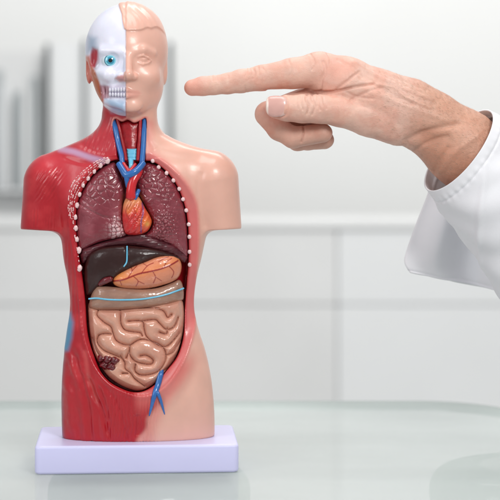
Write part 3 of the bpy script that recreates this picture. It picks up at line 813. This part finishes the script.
GR = [smooth_poly(g, 4, False) for g in GR]
INT = [(89,303),(97,306),(114,308),(140,306),(166,302),(180,299),(183.5,310),(182.5,332),(176,355),(166,370),(155,383),(141,390.5),(127,388),(112,379),(103,369),(95,354),(91,338),(89,320)]
def int_detail(x, y, d):
    g = np.full(x.shape, 99.0)
    for p in GR: g = np.minimum(g, line_dist(x, y, p)[0])
    r = np.clip(g / 7.4, 0, 1); dome = (1 - (1 - r) ** 2) ** .52
    re = np.clip(d / 5, 0, 1)
    pouch = np.exp(-(((x - 109) / 10) ** 2 + ((y - 363) / 7.5) ** 2) ** 2)
    return 7.4 * dome * (.35 + .65 * re) - 2.0 * pouch + 1.2 * (fbm(x / 9, y / 9, 95) - .5)
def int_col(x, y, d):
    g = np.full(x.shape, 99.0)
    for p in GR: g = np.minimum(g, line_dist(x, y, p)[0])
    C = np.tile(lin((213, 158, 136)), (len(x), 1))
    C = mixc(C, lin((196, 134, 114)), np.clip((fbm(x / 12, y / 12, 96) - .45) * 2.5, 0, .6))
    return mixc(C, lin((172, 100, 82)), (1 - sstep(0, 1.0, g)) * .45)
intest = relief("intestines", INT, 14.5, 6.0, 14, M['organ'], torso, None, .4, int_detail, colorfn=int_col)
VV = []; FF = []
for (x_, y_, r_) in ((102, 358.5, 4.2), (108.5, 359.5, 4.6), (115, 360.5, 4.4), (105, 365, 4.4), (112, 366.5, 4.4)):
    for k in range(1):
        n1_, n2_ = 22, 16; b0 = len(VV); z_ = float(envelope(np.array([x_]), np.array([y_]))[0]) - 5.6 + .18 * (x_ - 102)
        for i in range(n2_ + 1):
            th = pi * i / n2_
            for j in range(n1_):
                a_ = 2 * pi * j / n1_
                px_, py_ = r_ * math.sin(th) * math.cos(a_), r_ * math.sin(th) * math.sin(a_)
                q_ = 1 + .12 * math.sin(3 * a_ + x_) + .10 * math.sin(5 * a_ + 4 * th + y_)
                VV.append((x_ + px_ * q_, y_ + py_ * q_ * .9, z_ + r_ * 1.0 * math.cos(th) * (1 + .15 * math.sin(4 * a_ + 3 * th))))
        for i in range(n2_):
            for j in range(n1_): FF.append((b0 + i * n1_ + j, b0 + (i + 1) * n1_ + j, b0 + (i + 1) * n1_ + (j + 1) % n1_, b0 + i * n1_ + (j + 1) % n1_))
mesh_object("caecum_opening", np.array(VV), FF, M['maroon'], intest)

# neck organs
def thr(x, y, d): return .5 * (fbm(x / 2.5, y / 4, 101) - .5) + .8 * np.exp(-((x - 130.5) / 4.0) ** 2)
relief("throat_muscle", [(117,120),(122,122),(128,120),(134,123),(141,120),(140,135),(138,148),(136,163),(124.5,163),(121,146)], 8.2, 2.6, 6, M['darkred'], torso, None, .5, thr)
relief("trachea", [(126.5,148.5),(137,148.5),(136.2,160.5),(127.8,160.5)], 5.4, 2.2, 3.0, M['lightblue'], torso, None, .35,
       lambda x, y, d: .35 * np.sin(y * 1.9), n=1)
tube('windpipe_branch', [at(131, 160, -1), at(131, 165, .3), at(130, 169, .5)], [2.6, 2.2, 1.4], M['lightblue'], torso)
for pts in ([(112.5,114.5),(115.5,128),(118.5,143),(121.5,155),(122.5,163.5)], [(144,117.5),(143.8,132),(143,148),(141.8,163)]):
    P3 = [at(x, y, -1.5 if i else -6) for i, (x, y) in enumerate(pts)]
    tube("jugular_vein", P3, [1.8, 2.7, 2.7, 2.7, 2.5][:len(P3)], M['blue'], torso, sub=7, rough=.04)
for pts in ([(117.5,119),(120.5,133),(124,148),(126,160.5)], [(140.3,119.5),(139.8,133),(138.7,148),(137.7,160.5)]):
    tube("neck_artery", [at(x, y, -2.6) for x, y in pts], [1.6, 1.8, 1.9, 1.7], M['darkred'], torso, sub=7, rough=.05)
# femoral vein
# rib ends and pale beads modelled in place of glints
def surf(x, y, o=0.0):
    a, b = np.array([float(x)]), np.array([float(y)])
    do = float(psdf(a, b, OUTER)[0])
    return (x, y, float(envelope(a, b)[0]) - float(sstep(-1.0, 9.0, do)) * 4.5 - float(sstep(-1, .8, do)) * .8 + o)
def blob(c, r, n1=10, n2=7, sq=(1, 1, 1), jit=0.0):
    V = []; Fc = []
    for i in range(1, n2):
        th = pi * i / n2
        for j in range(n1):
            a = 2 * pi * j / n1; k = 1 + jit * (random.random() - .5)
            V.append((c[0] + r * sq[0] * math.sin(th) * math.cos(a) * k, c[1] + r * sq[1] * math.sin(th) * math.sin(a) * k, c[2] + r * sq[2] * math.cos(th) * k))
    V += [(c[0], c[1], c[2] + r * sq[2]), (c[0], c[1], c[2] - r * sq[2])]; T_ = len(V) - 2
    for i in range(n2 - 2):
        for j in range(n1): Fc.append((i * n1 + j, i * n1 + (j + 1) % n1, (i + 1) * n1 + (j + 1) % n1, (i + 1) * n1 + j))
    for j in range(n1):
        Fc.append((T_, (j + 1) % n1, j)); Fc.append(((n2 - 2) * n1 + j, (n2 - 2) * n1 + (j + 1) % n1, T_ + 1))
    return V, Fc
fv = tube("iliac_vein", [at(161.5, 370, -9), surf(160, 375, -1.2), surf(157.5, 385, .4), surf(155, 392, 1.2), surf(153, 399, .9), surf(149, 413, -.1)], [1.8, 2.9, 2.9, 2.7, 2.3, .6], M['blue'], torso, flat=.8)
tube("vein_branch", [surf(155.5, 389, .6), surf(157.5, 394, 1.0), surf(160, 400, .7), surf(164, 412, 0)], [1.9, 1.9, 1.6, .5], M['blue'], fv, flat=.8)
for (x, y) in ((152.5,160.8),(158.2,167.2),(166,173),(172.8,180.4),(178.5,189),(182.3,199.4),(185.5,210.5),(188,224.5),(188.6,237),(188.8,252),(189,265)):
    V_, F_ = blob(surf(x, y, -.2), 2.05, 14, 9, (1, 1.1, .6), .2)
    mesh_object("rib_end", np.array(V_), F_, M['fat'], torso)
for (x, y, r) in ((108,160.5,2.6),(101,165,2.2),(95,171,2.0),(89,178,1.9),(84,185,1.9),(80.5,194,2.0),(78.2,205,2.1),(76.6,217,1.9),(77,228,2.1),(78,239,2.0),(80,250,2.4),(80.5,268,2.6)):
    V_, F_ = blob(surf(x, y, -.1), r * 1.1, 14, 9, (.9, 1.25, .55), .34)
    mesh_object("rib_end", np.array(V_), F_, M['fat'], torso)
VV = []; FF = []  # solid pale beads along the muscle-side rim imitate rows of glints
LOUT = smooth_poly([(106,157),(93,164),(80,175),(71.5,188),(69.5,203),(70.5,218),(72.5,236),(75.5,256),(78.5,280),(81,306)], 6, False)
LINN = smooth_poly([(110,161.5),(98,169.5),(88,180.5),(80,194),(76,208),(75.3,222),(77.5,240),(80.5,258),(83,282),(85,306)], 6, False)
for k in range(300):
    t = random.random() ** 1.1; i = t * (len(LOUT) - 1); a = int(i); fr = i - a; a2 = min(a + 1, len(LOUT) - 1)
    o_ = LOUT[a] * (1 - fr) + LOUT[a2] * fr; n_ = LINN[a] * (1 - fr) + LINN[a2] * fr
    col_ = random.choice((0.02, .27, .52, .78))
    if (t > .55 and col_ < .6) or t > .8: continue
    p = o_ + (n_ - o_) * (col_ + random.uniform(-.04, .04))
    tg = LOUT[a2] - LOUT[a]; tg = tg / (np.linalg.norm(tg) + 1e-9)
    r = random.uniform(.38, .72); Ln = random.uniform(1.0, 2.6)
    V_, F_ = blob((0, 0, 0), r, 7, 6, (1, Ln, .8), .3)
    c_ = surf(p[0], p[1], .15 + .9 * math.exp(-(float(line_dist(np.array([p[0]]), np.array([p[1]]), OUTER, True)[0][0]) / 1.8) ** 2))
    V_ = [(c_[0] + v[1] * tg[0] - v[0] * tg[1], c_[1] + v[1] * tg[1] + v[0] * tg[0], c_[2] + v[2]) for v in V_]
    b0 = len(VV); VV += V_; FF += [tuple(v + b0 for v in f) for f in F_]
sp = mesh_object("glint_specks", np.array(VV), FF, M['speck'], torso); sp['kind'] = "stuff"

# eye
def eyeball():
    V = []; Fc = []; Ccol = []
    n1, n2 = 48, 48; r = 9.0; c = (111, 60.5, 31.2)
    for i in range(n2 + 1):
        th = (pi * .55) * i / n2
        for j in range(n1):
            a = 2 * pi * j / n1
            V.append((c[0] + r * math.sin(th) * math.cos(a), c[1] + r * math.sin(th) * math.sin(a), c[2] + r * math.cos(th)))
            rr = r * math.sin(th)
            if th > 1.6: rr = 9
            if rr < 2.2: k = (8, 12, 20)
            elif rr < 3.9: k = (60, 150, 178)
            elif rr < 5.3: k = (132, 208, 222)
            elif rr < 6.0: k = (40, 96, 126)
            else: k = (224, 236, 244)
            Ccol.append(lin(k))
    for i in range(n2):
        for j in range(n1): Fc.append((i * n1 + j, (i + 1) * n1 + j, (i + 1) * n1 + (j + 1) % n1, i * n1 + (j + 1) % n1))
    return mesh_object("eyeball", np.array(V), Fc, M['iris'], torso, np.array(Ccol))
ey = eyeball(); ey['label'] = "blue eyeball set in the skull half of the face"

# teeth (upper and lower row of the skull half)
VV = []; FF = []
for row, (yy, h) in enumerate(((89.3, 2.5), (94.8, 2.3))):
    for k in range(6):
        x = 124.4 - k * 2.75; z = 43.2 - 0.25 * k - 0.15 * k * k - row * .6
        V_, F_ = blob((x, yy + .12 * k * (1 if row == 0 else -1), z - .4), 1, 10, 8, (1.35, h, 1.7))
        b0 = len(VV); VV += V_; FF += [tuple(v + b0 for v in f) for f in F_]
mesh_object("teeth", np.array(VV), FF, M['enamel'], torso)

# base slab
import bmesh
def rounded_slab(name, x0, x1, f0, f1, y0, y1, rad, bev, mat, parent=None, seg=10, corners=None, warp=0.0):
    bm = bmesh.new(); pts = []
    for cx, cf, a0 in ((x1 - rad, f1 - rad, 0), (x0 + rad, f1 - rad, 90), (x0 + rad, f0 + rad, 180), (x1 - rad, f0 + rad, 270)):
        for k in range(seg + 1):
            a = radians(a0 + 90 * k / seg); pts.append((cx + rad * math.cos(a), cf + rad * math.sin(a)))
    prof_ = []
    for k in range(6):
        a = (pi / 2) * k / 5; prof_.append((bev * (1 - math.cos(a)) , bev * (1 - math.sin(a))))   # inset, drop
    rings = []
    levels = [(i, y0 + d) for (i, d) in [(bev * (1 - math.cos(pi / 2 * k / 5)), bev * (1 - math.sin(pi / 2 * k / 5))) for k in range(5, -1, -1)]]
    levels += [(i, y1 - (y0 + bev - (y0 + d)) * 0 - d) for (i, d) in [(bev * (1 - math.cos(pi / 2 * k / 5)), bev * (1 - math.sin(pi / 2 * k / 5))) for k in range(0, 6)]]
    mx, mf = (x0 + x1) / 2, (f0 + f1) / 2
    hx, hf = (x1 - x0) / 2, (f1 - f0) / 2
    for ins_, y in levels:
        ring = []
        for (x, f) in pts:
            ring.append(bm.verts.new(W(mx + (x - mx) * (1 - ins_ / hx), y, mf + (f - mf) * (1 - ins_ / hf))))
        rings.append(ring)
    n = len(pts)
    for a, b in zip(rings[:-1], rings[1:]):
        for j in range(n): bm.faces.new((a[j], a[(j + 1) % n], b[(j + 1) % n], b[j]))
    bm.faces.new(rings[0]); bm.faces.new(rings[-1][::-1])
    bmesh.ops.recalc_face_normals(bm, faces=bm.faces)
    me = bpy.data.meshes.new(name); bm.to_mesh(me); bm.free()
    for p in me.polygons: p.use_smooth = len(p.vertices) == 4
    me.materials.append(mat)
    o = bpy.data.objects.new(name, me); scene.collection.objects.link(o)
    if parent is not None: o.parent = parent; o.matrix_parent_inverse = parent_inv(parent)
    return o
rounded_slab("base", 38, 236, -62, 52, 436, 463.6, 5, 3.0, M['base'], torso)

torso.rotation_euler = (0, 0, radians(3.5))      # turned a little towards the viewer

# ------------------------------------------------------------------ person: pointing hand, forearm, coat
person = empty("person", W(420, 150, 0), "person in a white coat pointing with one index finger, only forearm and hand in view", "person")
hx = np.arange(178, 545, 1.0).astype(F4); hy = np.arange(40, 270, 1.0).astype(F4); hz = np.arange(-62, 52, 1.0).astype(F4)
X3 = hx[:, None, None]; Y3 = hy[None, :, None]; Z3 = hz[None, None, :]
def chain(pts, fs=1.0, k=2.0):
    d = None
    for a, b in zip(pts[:-1], pts[1:]):
        c = cap(X3, Y3, Z3, a[:3], b[:3], a[3], b[3], fs).astype(F4)
        d = c if d is None else smin(d, c, k)
    return d
V = chain([(318,70,-2,18),(345,84,-2,26),(378,101,-2,30),(408,111,-3,31),(432,124,-5,31),(462,147,-8,37),(500,180,-12,41),(545,215,-16,44)], .82, 10)
idx_ = chain([(192.5,87.8,2,8.4),(203,86.2,2,9.4),(214,85.2,2,9.5),(228,83.6,1,10.2),(241,81.2,1,11.6),(262,78,0,12.6),(292,73.5,-1,15.2),(322,70,-3,18)], .95, 3)
V = smin(V, idx_, 4)
palm = chain([(325,92,-20,14),(370,108,-22,22),(410,118,-16,24)], 1, 5)
V = smin(V, palm, 8)
thumb = chain([(275.5,107.5,17,11.2),(287,108.5,19,12.3),(302,109,19,13.6),(318,109,17,13.8),(340,111,12,15.5),(368,116,6,20),(398,122,0,24)], .9, 4)
V = smin(V, thumb, 1.8)
mf_ = chain([(322,94,-16,13),(268,113,-12,12),], 1, 3); mf_ = smin(mf_, chain([(267,114.5,-11,12.2),(279,129,-8,11.4),(293,137.5,-5,10.6),(323,133,0,9.6)], 1, 3), 3)
V = smin(V, mf_, 1.5)
rf_ = chain([(326,104,-30,12),(280,125,-28,11.5),(298,141,-22,10),(326,140,-16,9)], 1, 3); V = smin(V, rf_, 1.5)
lf_ = chain([(330,112,-42,11),(298,130,-42,9.5),(308,142,-36,8.6),(326,142,-30,7.8)], 1, 3); V = smin(V, lf_, 1.5)
# wrist tendon ridge / hollow
V = smax(V, -ell(X3, Y3, Z3, (425, 140, 30), (26, 9, 12)), 9)
# keep what can be seen plus the part hidden in the sleeve
V = np.maximum(V, (X3 - 538)).astype(F4)
pos, Q = surface_nets(V, hx.astype(float), hy.astype(float), hz.astype(float)); del V
pos = relax(pos, Q, 2, .5); Q = flip_check(pos, Q); N = normals(pos, Q)
if (N[:, 0] * (pos[:, 0] - 360)).sum() < 0: N = -N
X, Y, Z = pos[:, 0], pos[:, 1], pos[:, 2]
disp = np.zeros(len(pos)); fm = sstep(-8, 4, Z)
for g, dp, w in (
   ([(307,93),(305,99),(308,106),(306,114)], .9, 1.0), ([(312,92),(311,99),(314,106),(311,115)], .8, .9), ([(317,95),(317,103),(319,110)], .6, .9), ([(301,96),(300,103),(302,110)], .5, .9),
   ([(262,68),(265,72),(264,78)], .4, 1.1), ([(253,69),(255,74),(253,79)], .4, 1.1), ([(258,67),(259,75),(258,82)], .4, 1.0), ([(212,76),(213,81)], .3, 1.1), ([(216,75),(217,80)], .3, 1.1),
   ([(320,91),(321,80),(325,70),(323,62)], .8, 2.0), ([(338,60),(352,68),(360,78)], .6, 2.0), ([(268,91),(300,91.5),(330,92),(350,88),(372,84)], 1.3, 1.4),
   ([(335,90),(348,80),(358,72)], .8, 1.6), ([(303.5,126),(303,133),(301,142)], 1.2, 1.0), ([(350,100),(366,92),(380,88)], .6, 1.6),
   ([(405,141),(420,133),(440,127),(455,124)], 1.2, 3.5), ([(415,150),(428,141),(445,136)], .9, 2.5), ([(432,178),(438,160),(446,148)], .8, 3),
   ([(246,67),(247,72),(245,77)], .3, .9), ([(249.5,67),(250.5,74),(249,80)], .3, .9), ([(296,98),(296,104),(297,109)], .35, .8), ([(322,97),(323,103),(325,109)], .4, .9), ([(288,60),(291,68),(290,76)], .3, 1.2), ([(310,54),(314,62),(312,70)], .45, 1.2), ([(327,53),(330,60),(328,68)], .45, 1.3), ([(345,92),(356,97),(372,99)], .5, 1.3), ([(342,96),(352,103),(366,108)], .4, 1.3), ([(380,72),(400,80),(425,90)], .5, 2.2), ([(360,75),(385,92),(410,104)], .5, 3.0), ([(228,76),(229,84),(228,90)], .25, 1.1), ([(245,86),(246,92)], .4, 1.0)):
    dd = line_dist(X, Y, smooth_poly(g, 4, False))[0]; disp -= 1.8 * dp * np.exp(-(dd / (w * .9)) ** 2)
# veins and tendons under the skin
for g, dp, w in (([(352,62),(375,76),(400,88),(430,100)], 1.4, 2.0), ([(372,84),(392,88),(405,98),(428,108)], .9, 1.5), ([(365,90),(390,100),(420,112),(450,122)], .7, 3.0), ([(440,170),(455,150),(475,135)], .9, 3.0)):
    dd = line_dist(X, Y, smooth_poly(g, 4, False))[0]; disp += dp * np.exp(-(dd / w) ** 2)
wr = fbm(X / 3.2 + 5, Y / 9, 121) - .5
NAILP = smooth_poly([(266.5,99),(270,96.6),(277,96),(283,97),(286,99.5),(286.5,106),(286,113),(283,116),(276,117),(269.5,116),(266.3,112),(265.6,105)], 4)
dn_ = line_dist(X, Y, NAILP, True)[0]; disp -= .8 * np.exp(-(dn_ / .9) ** 2) * (Z > 10); disp += .5 * np.exp(-((dn_ - 2.2) / 1.2) ** 2) * (Z > 10) * (X > 280)
disp = disp * fm + .55 * wr * sstep(330, 350, X) + .35 * (fbm(X / 9, Y / 4, 122) - .5)
pos = pos + N * disp[:, None]
n1 = fbm(X / 13, Y / 11, 131); n2 = fbm(X / 4, Y / 4, 132)
C = np.tile(lin((222, 180, 163)), (len(pos), 1))
C = mixc(C, lin((214, 150, 130)), np.clip((n1 - .42) * 2, 0, .45))
C = mixc(C, lin((232, 192, 172)), np.clip((n2 - .5) * 2, 0, .25))
C = mixc(C, lin((224, 150, 134)), np.exp(-((X - 194) / 12) ** 2) * .4)
C = mixc(C, lin((216, 140, 120)), np.exp(-(((X - 270) / 10) ** 2 + ((Y - 112) / 14) ** 2)) * .5)
C = mixc(C, lin((176, 112, 92)), (1 - sstep(.6, 2.4, line_dist(X, Y, smooth_poly([(268,91),(300,91.5),(330,92),(350,88)], 4, False))[0])) * .5)  # shade in the gap between index and thumb, painted in
C = mixc(C, lin((218, 136, 116)), np.exp(-(((X - 335) / 18) ** 2 + ((Y - 70) / 16) ** 2)) * .4)
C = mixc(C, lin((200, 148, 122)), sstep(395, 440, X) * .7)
C = mixc(C, lin((186, 126, 100)), sstep(400, 430, X) * sstep(-12, 12, (Y - 110) - .72 * (X - 410) - 6) * .6)  # underside of wrist and forearm darkened, shade put into the colour
C = mixc(C, lin((178, 118, 96)), sstep(118, 128, Y) * sstep(345, 330, X) * .35)  # shadow tone painted onto the lower curled fingers
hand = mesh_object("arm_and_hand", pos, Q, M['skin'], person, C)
hand['label'] = "bare forearm and hand with index finger held out straight"
# thumb nail
NV = []
nail = relief("nail", [(266.5,99),(270,96.6),(277,96),(283,97),(286,99.5),(286.5,106),(286,113),(283,116),(276,117),(269.5,116),(266.3,112),(265.6,105)], 0, 1.2, 3.0, M['nailc'], hand, None, .5,
              None, depth=2.5, colorfn=lambda x, y, d: mixc(mixc(np.tile(lin((216, 168, 158)), (len(x), 1)), lin((222, 186, 176)), sstep(283.5, 285.5, x + .05 * (y - 106.5) ** 2)), lin((238, 222, 210)), sstep(268.6, 267.2, x)), base=lambda x, y: 18.9 + 11.0 * np.sqrt(np.clip(1 - ((y - 107.5) / 14.2) ** 2, 0, 1)) - .012 * (x - 280) ** 2)
# fine arm hair
VV = []; FF = []
rs = random.Random(5)
selv = np.nonzero((X > 372) & (X < 492) & (N[:, 2] > -.1) & (Y < 175))[0]
pick = np.random.RandomState(3).choice(selv, 3200)
for v in pick:
    p = pos[v]; n = N[v]
    if rs.random() > sstep(360, 430, p[0]) + .25: continue
    dirn = np.array([-.75 + rs.uniform(-.4, .3), -.35 + rs.uniform(-.4, .4), 0]); dirn -= n * (dirn @ n) * .8
    dirn = dirn / np.linalg.norm(dirn) + n * .32
    Lh = rs.uniform(2.2, 5.0); w_ = .06
    side = np.cross(dirn, n); side /= np.linalg.norm(side) + 1e-9
    b0 = len(VV); mid_ = p + dirn * Lh * .55 + n * .25; tip = p + dirn * Lh - n * .1
    VV += [p - side * w_ - n * .2, p + side * w_ - n * .2, mid_ + side * w_ * .8, mid_ - side * w_ * .8, tip]
    FF += [(b0, b0 + 1, b0 + 2, b0 + 3), (b0 + 3, b0 + 2, b0 + 4)]
ah = mesh_object("arm_hair", np.array(VV), FF, M['hair'], hand); ah['kind'] = "stuff"

# coat: sleeve swept along the forearm axis, and the hanging coat front behind it
def grid_mesh(name, G, mat, parent, thick=None, closed_u=False):
    nu, nv = len(G), len(G[0]); V = [p for r in G for p in r]; Fc = []
    for i in range(nu if closed_u else nu - 1):
        for j in range(nv - 1):
            a = i * nv + j; b = ((i + 1) % nu) * nv + j
            Fc.append((a, a + 1, b + 1, b))
    o = mesh_object(name, np.array(V), Fc, mat, parent)
    if thick:
        m = o.modifiers.new("thick", 'SOLIDIFY'); m.thickness = thick * S; m.offset = 0
    return o
ax = np.array([.80, .60, 0.0]); pr = np.array([.60, -.80, 0.0]); fz = np.array([0, 0, 1.0])
c0 = np.array([461.0, 151.5, -8.0])
G = []
for i in range(240):
    a = 2 * pi * i / 240; row = []
    for j in range(150):
        t = j / 149.0
        s = t * 150
        rp = 50 + 10 * t; rf = 44 + 18 * t
        sag = 0
        ca, sa = math.cos(a), math.sin(a)
        low = max(0, -ca)
        fold = 2.6 * math.sin(3 * a + 5 * t + 1) * min(1, t * 4) + 1.6 * math.sin(5 * a - 11 * t) * min(1, t * 3) + 1.2 * math.sin(9 * t + 2 * a)
        fold += (1.1 * math.exp(-((s - 11) / 1.2) ** 2) * -1 + .35 * math.sin(34 * a) * math.exp(-((s - 10) / 4) ** 2)
                 + 2.2 * math.exp(-((math.sin(2.0 * a - 7 * t + .6)) / .22) ** 2) * min(1, t * 5) + 1.0 * math.sin(7 * a + 23 * t) * min(1, t * 5))
        c = c0 + ax * s + np.array([0, 6.0 * t, 0])
        p = c + pr * (rp + fold) * ca + fz * (rf + fold) * sa + np.array([-14 * low * t, 46 * low * t * (1 - .3 * t), 0])
        p = p + ax * (13 * sa - 2) * (1 - t)          # rim leans so its far side shows
        row.append(tuple(p))
    G.append(row)
sleeve = grid_mesh("coat_sleeve", G, M['cloth'], person, 1.6, True)
# hanging front of the coat
G = []
edge = smooth_poly([(446,168),(436,200),(424,230),(414,258),(412,270),(418,280)], 12, False)
for i, (ex, ey_) in enumerate(edge):
    t = i / (len(edge) - 1); row = []
    for j in range(70):
        u = j / 69.0
        x = ex + u * (600 - ex); y = ey_ + u * (4 + 34 * t)
        hem = -1.2 * math.exp(-((1 - t) * 36 - 2.4) ** 2)
        z = hem - 96 + 9 * math.sin(u * 9 + 2 * t) * min(1, u * 6) + 5 * math.sin(u * 19 - 3 * t) * min(1, u * 6) + 10 * t
        row.append((x, y, z))
    G.append(row)
coat = grid_mesh("coat_front", G, M['cloth'], person, 2.0)

# ------------------------------------------------------------------ glass table
table = empty("glass_table", W(150, TABLE, -150), "low table with rounded pale green glass top under the lavender base", "table")
def outline_slab(name, pts, y0, y1, mat, parent, edge_mat=None):
    bm = bmesh.new(); n = len(pts)
    t = [bm.verts.new(W(x, y0, f)) for x, f in pts]; b = [bm.verts.new(W(x, y1, f)) for x, f in pts]
    ft = bm.faces.new(t); fb = bm.faces.new(b[::-1]); es = []
    for j in range(n): es.append(bm.faces.new((t[j], b[j], b[(j + 1) % n], t[(j + 1) % n])))
    bmesh.ops.recalc_face_normals(bm, faces=bm.faces)
    for f in es: f.material_index = 1 if edge_mat else 0; f.smooth = True
    me = bpy.data.meshes.new(name); bm.to_mesh(me); bm.free(); me.materials.append(mat)
    if edge_mat: me.materials.append(edge_mat)
    o = bpy.data.objects.new(name, me); scene.collection.objects.link(o)
    o.parent = parent; o.matrix_parent_inverse = parent_inv(parent); return o
tp = []
for k in range(25):
    a = radians(90 * k / 24); tp.append((455 + 160 * math.cos(a), -150 - 255 * math.sin(a)))
tp += [(-420, -405), (-520, -300), (-520, 330), (615, 330)]
outline_slab("table_top", tp, 464, 476, M['glass'], table, M['glass_edge'])
def lathe(name, prof_, cx, cf, mat, parent, n=96):
    V = []; Fc = []
    for r, y in prof_:
        for j in range(n): V.append((cx + r * math.cos(2 * pi * j / n), y, cf + r * math.sin(2 * pi * j / n)))
    for i in range(len(prof_) - 1):
        for j in range(n): Fc.append((i * n + j, i * n + (j + 1) % n, (i + 1) * n + (j + 1) % n, (i + 1) * n + j))
    return mesh_object(name, np.array(V), Fc, mat, parent)
lathe("pedestal", smooth_poly([(52, 476.4), (80, 478), (96, 484), (104, 498), (102, 520), (88, 560), (60, 640), (46, 760), (60, 900), (140, 1150), (160, 1180)], 6, False), 146, -60, M['glass_bowl'], table)
lathe("pedestal", smooth_poly([(52, 476.4), (80, 478), (96, 484), (104, 498), (102, 520), (88, 560), (60, 640), (46, 760), (60, 900), (140, 1150), (160, 1180)], 6, False), 540, -60, M['glass_bowl'], table)

# ------------------------------------------------------------------ room far behind
def box(name, x0, x1, y0, y1, f0, f1, mat, parent=None, bev=1.5):
    bm = bmesh.new(); bmesh.ops.create_cube(bm, size=1)
    for v in bm.verts:
        v.co = W(x0 if v.co.x < 0 else x1, y0 if v.co.z > 0 else y1, f0 if v.co.y > 0 else f1)
    if bev: bmesh.ops.bevel(bm, geom=bm.edges[:], offset=bev * S, segments=2, affect='EDGES')
    me = bpy.data.meshes.new(name); bm.to_mesh(me); bm.free(); me.materials.append(mat)
    o = bpy.data.objects.new(name, me); scene.collection.objects.link(o)
    if parent is not None: o.parent = parent; o.matrix_parent_inverse = parent_inv(parent)
    return o
FL = 464 + 830
w = box("wall", -2600, 3200, -1800, FL, -3760, -3700, M['wall'], None, 0); w['kind'] = "structure"
w = box("floor", -2600, 3200, FL + 1, FL + 40, -3760, 2600, M['floor'], None, 0); w['kind'] = "structure"
def bx_(x, F): return 250 + (x - 250) * (D + F) / D
def by_(y, F): return 120 + (y - 120) * (D + F) / D
# tall cupboard with dark vertical frames
F = 3500
cup = empty("cupboard", W(bx_(100, F), by_(228, F), -F), "tall white cupboard with dark upright frames, blurred against the wall", "cupboard")
box("door_panel", bx_(49, F), bx_(83, F), by_(43, F), by_(228, F), -F - 60, -F - 10, M['lacquer'], cup)
box("door_panel", bx_(86, F), bx_(168, F), by_(43, F), by_(228, F), -F - 60, -F - 10, M['lacquer'], cup)
box("side_frame", bx_(45, F), bx_(49, F), by_(44, F), by_(228, F), -F - 60, -F + 4, M['dark'], cup)
box("side_frame", bx_(83, F), bx_(86, F), by_(40, F), by_(228, F), -F - 60, -F + 4, M['dark'], cup)
box("side_frame", bx_(168, F), bx_(172, F), by_(42, F), by_(228, F), -F - 60, -F + 4, M['dark'], cup)
sh = empty("bookshelf", W(bx_(20, F), by_(228, F), -F), "open shelf of grey binders beside the tall cupboard, blurred", "shelf")
box("back_panel", bx_(-30, F), bx_(45, F) - 3, by_(50, F), by_(228, F), -F - 70, -F - 50, M['grey_lacquer'], sh)
for (x0, x1, y0, m) in ((-28, -12, 80, 'grey_lacquer'), (-11, 0, 70, 'midgrey'), (1, 9, 84, 'lacquer'), (14, 22, 92, 'midgrey'), (23, 30, 88, 'grey_lacquer'), (31, 37, 76, 'midgrey')):
    box("binder", bx_(x0, F), bx_(x1, F), by_(y0, F), by_(188, F), -F - 48, -F, M[m], sh, 3)
box("shelf_board", bx_(-30, F), bx_(45, F) - 3, by_(188, F) + 1, by_(192, F), -F - 48, -F, M['lacquer'], sh)
# counter
F = 3000
ct = empty("counter", W(bx_(150, F), FL, -F), "long pale grey counter with flush drawer fronts, blurred behind the table", "counter")
X0, X1 = bx_(-120, F), bx_(640, F)
box("worktop", X0, X1, by_(222, F), by_(229, F), -F - 340, -F + 6, M['grey_lacquer'], ct, 3)
box("carcass", X0, X1, by_(229, F) + 2, FL - 2, -F - 330, -F - 24, M['grey_lacquer'], ct, 0)
rows = [(229.4, 304.4), (305.1, 438), (439, 474), (475, 540)]
cols = [(-118, 337), (338, 636)]
for (y0, y1) in rows:
    for (x0, x1) in cols:
        box("drawer_front", bx_(x0, F), bx_(x1, F), by_(y0, F), by_(y1, F), -F - 22, -F, M['lacquer' if x0 > 0 else 'grey_lacquer'], ct, 3)
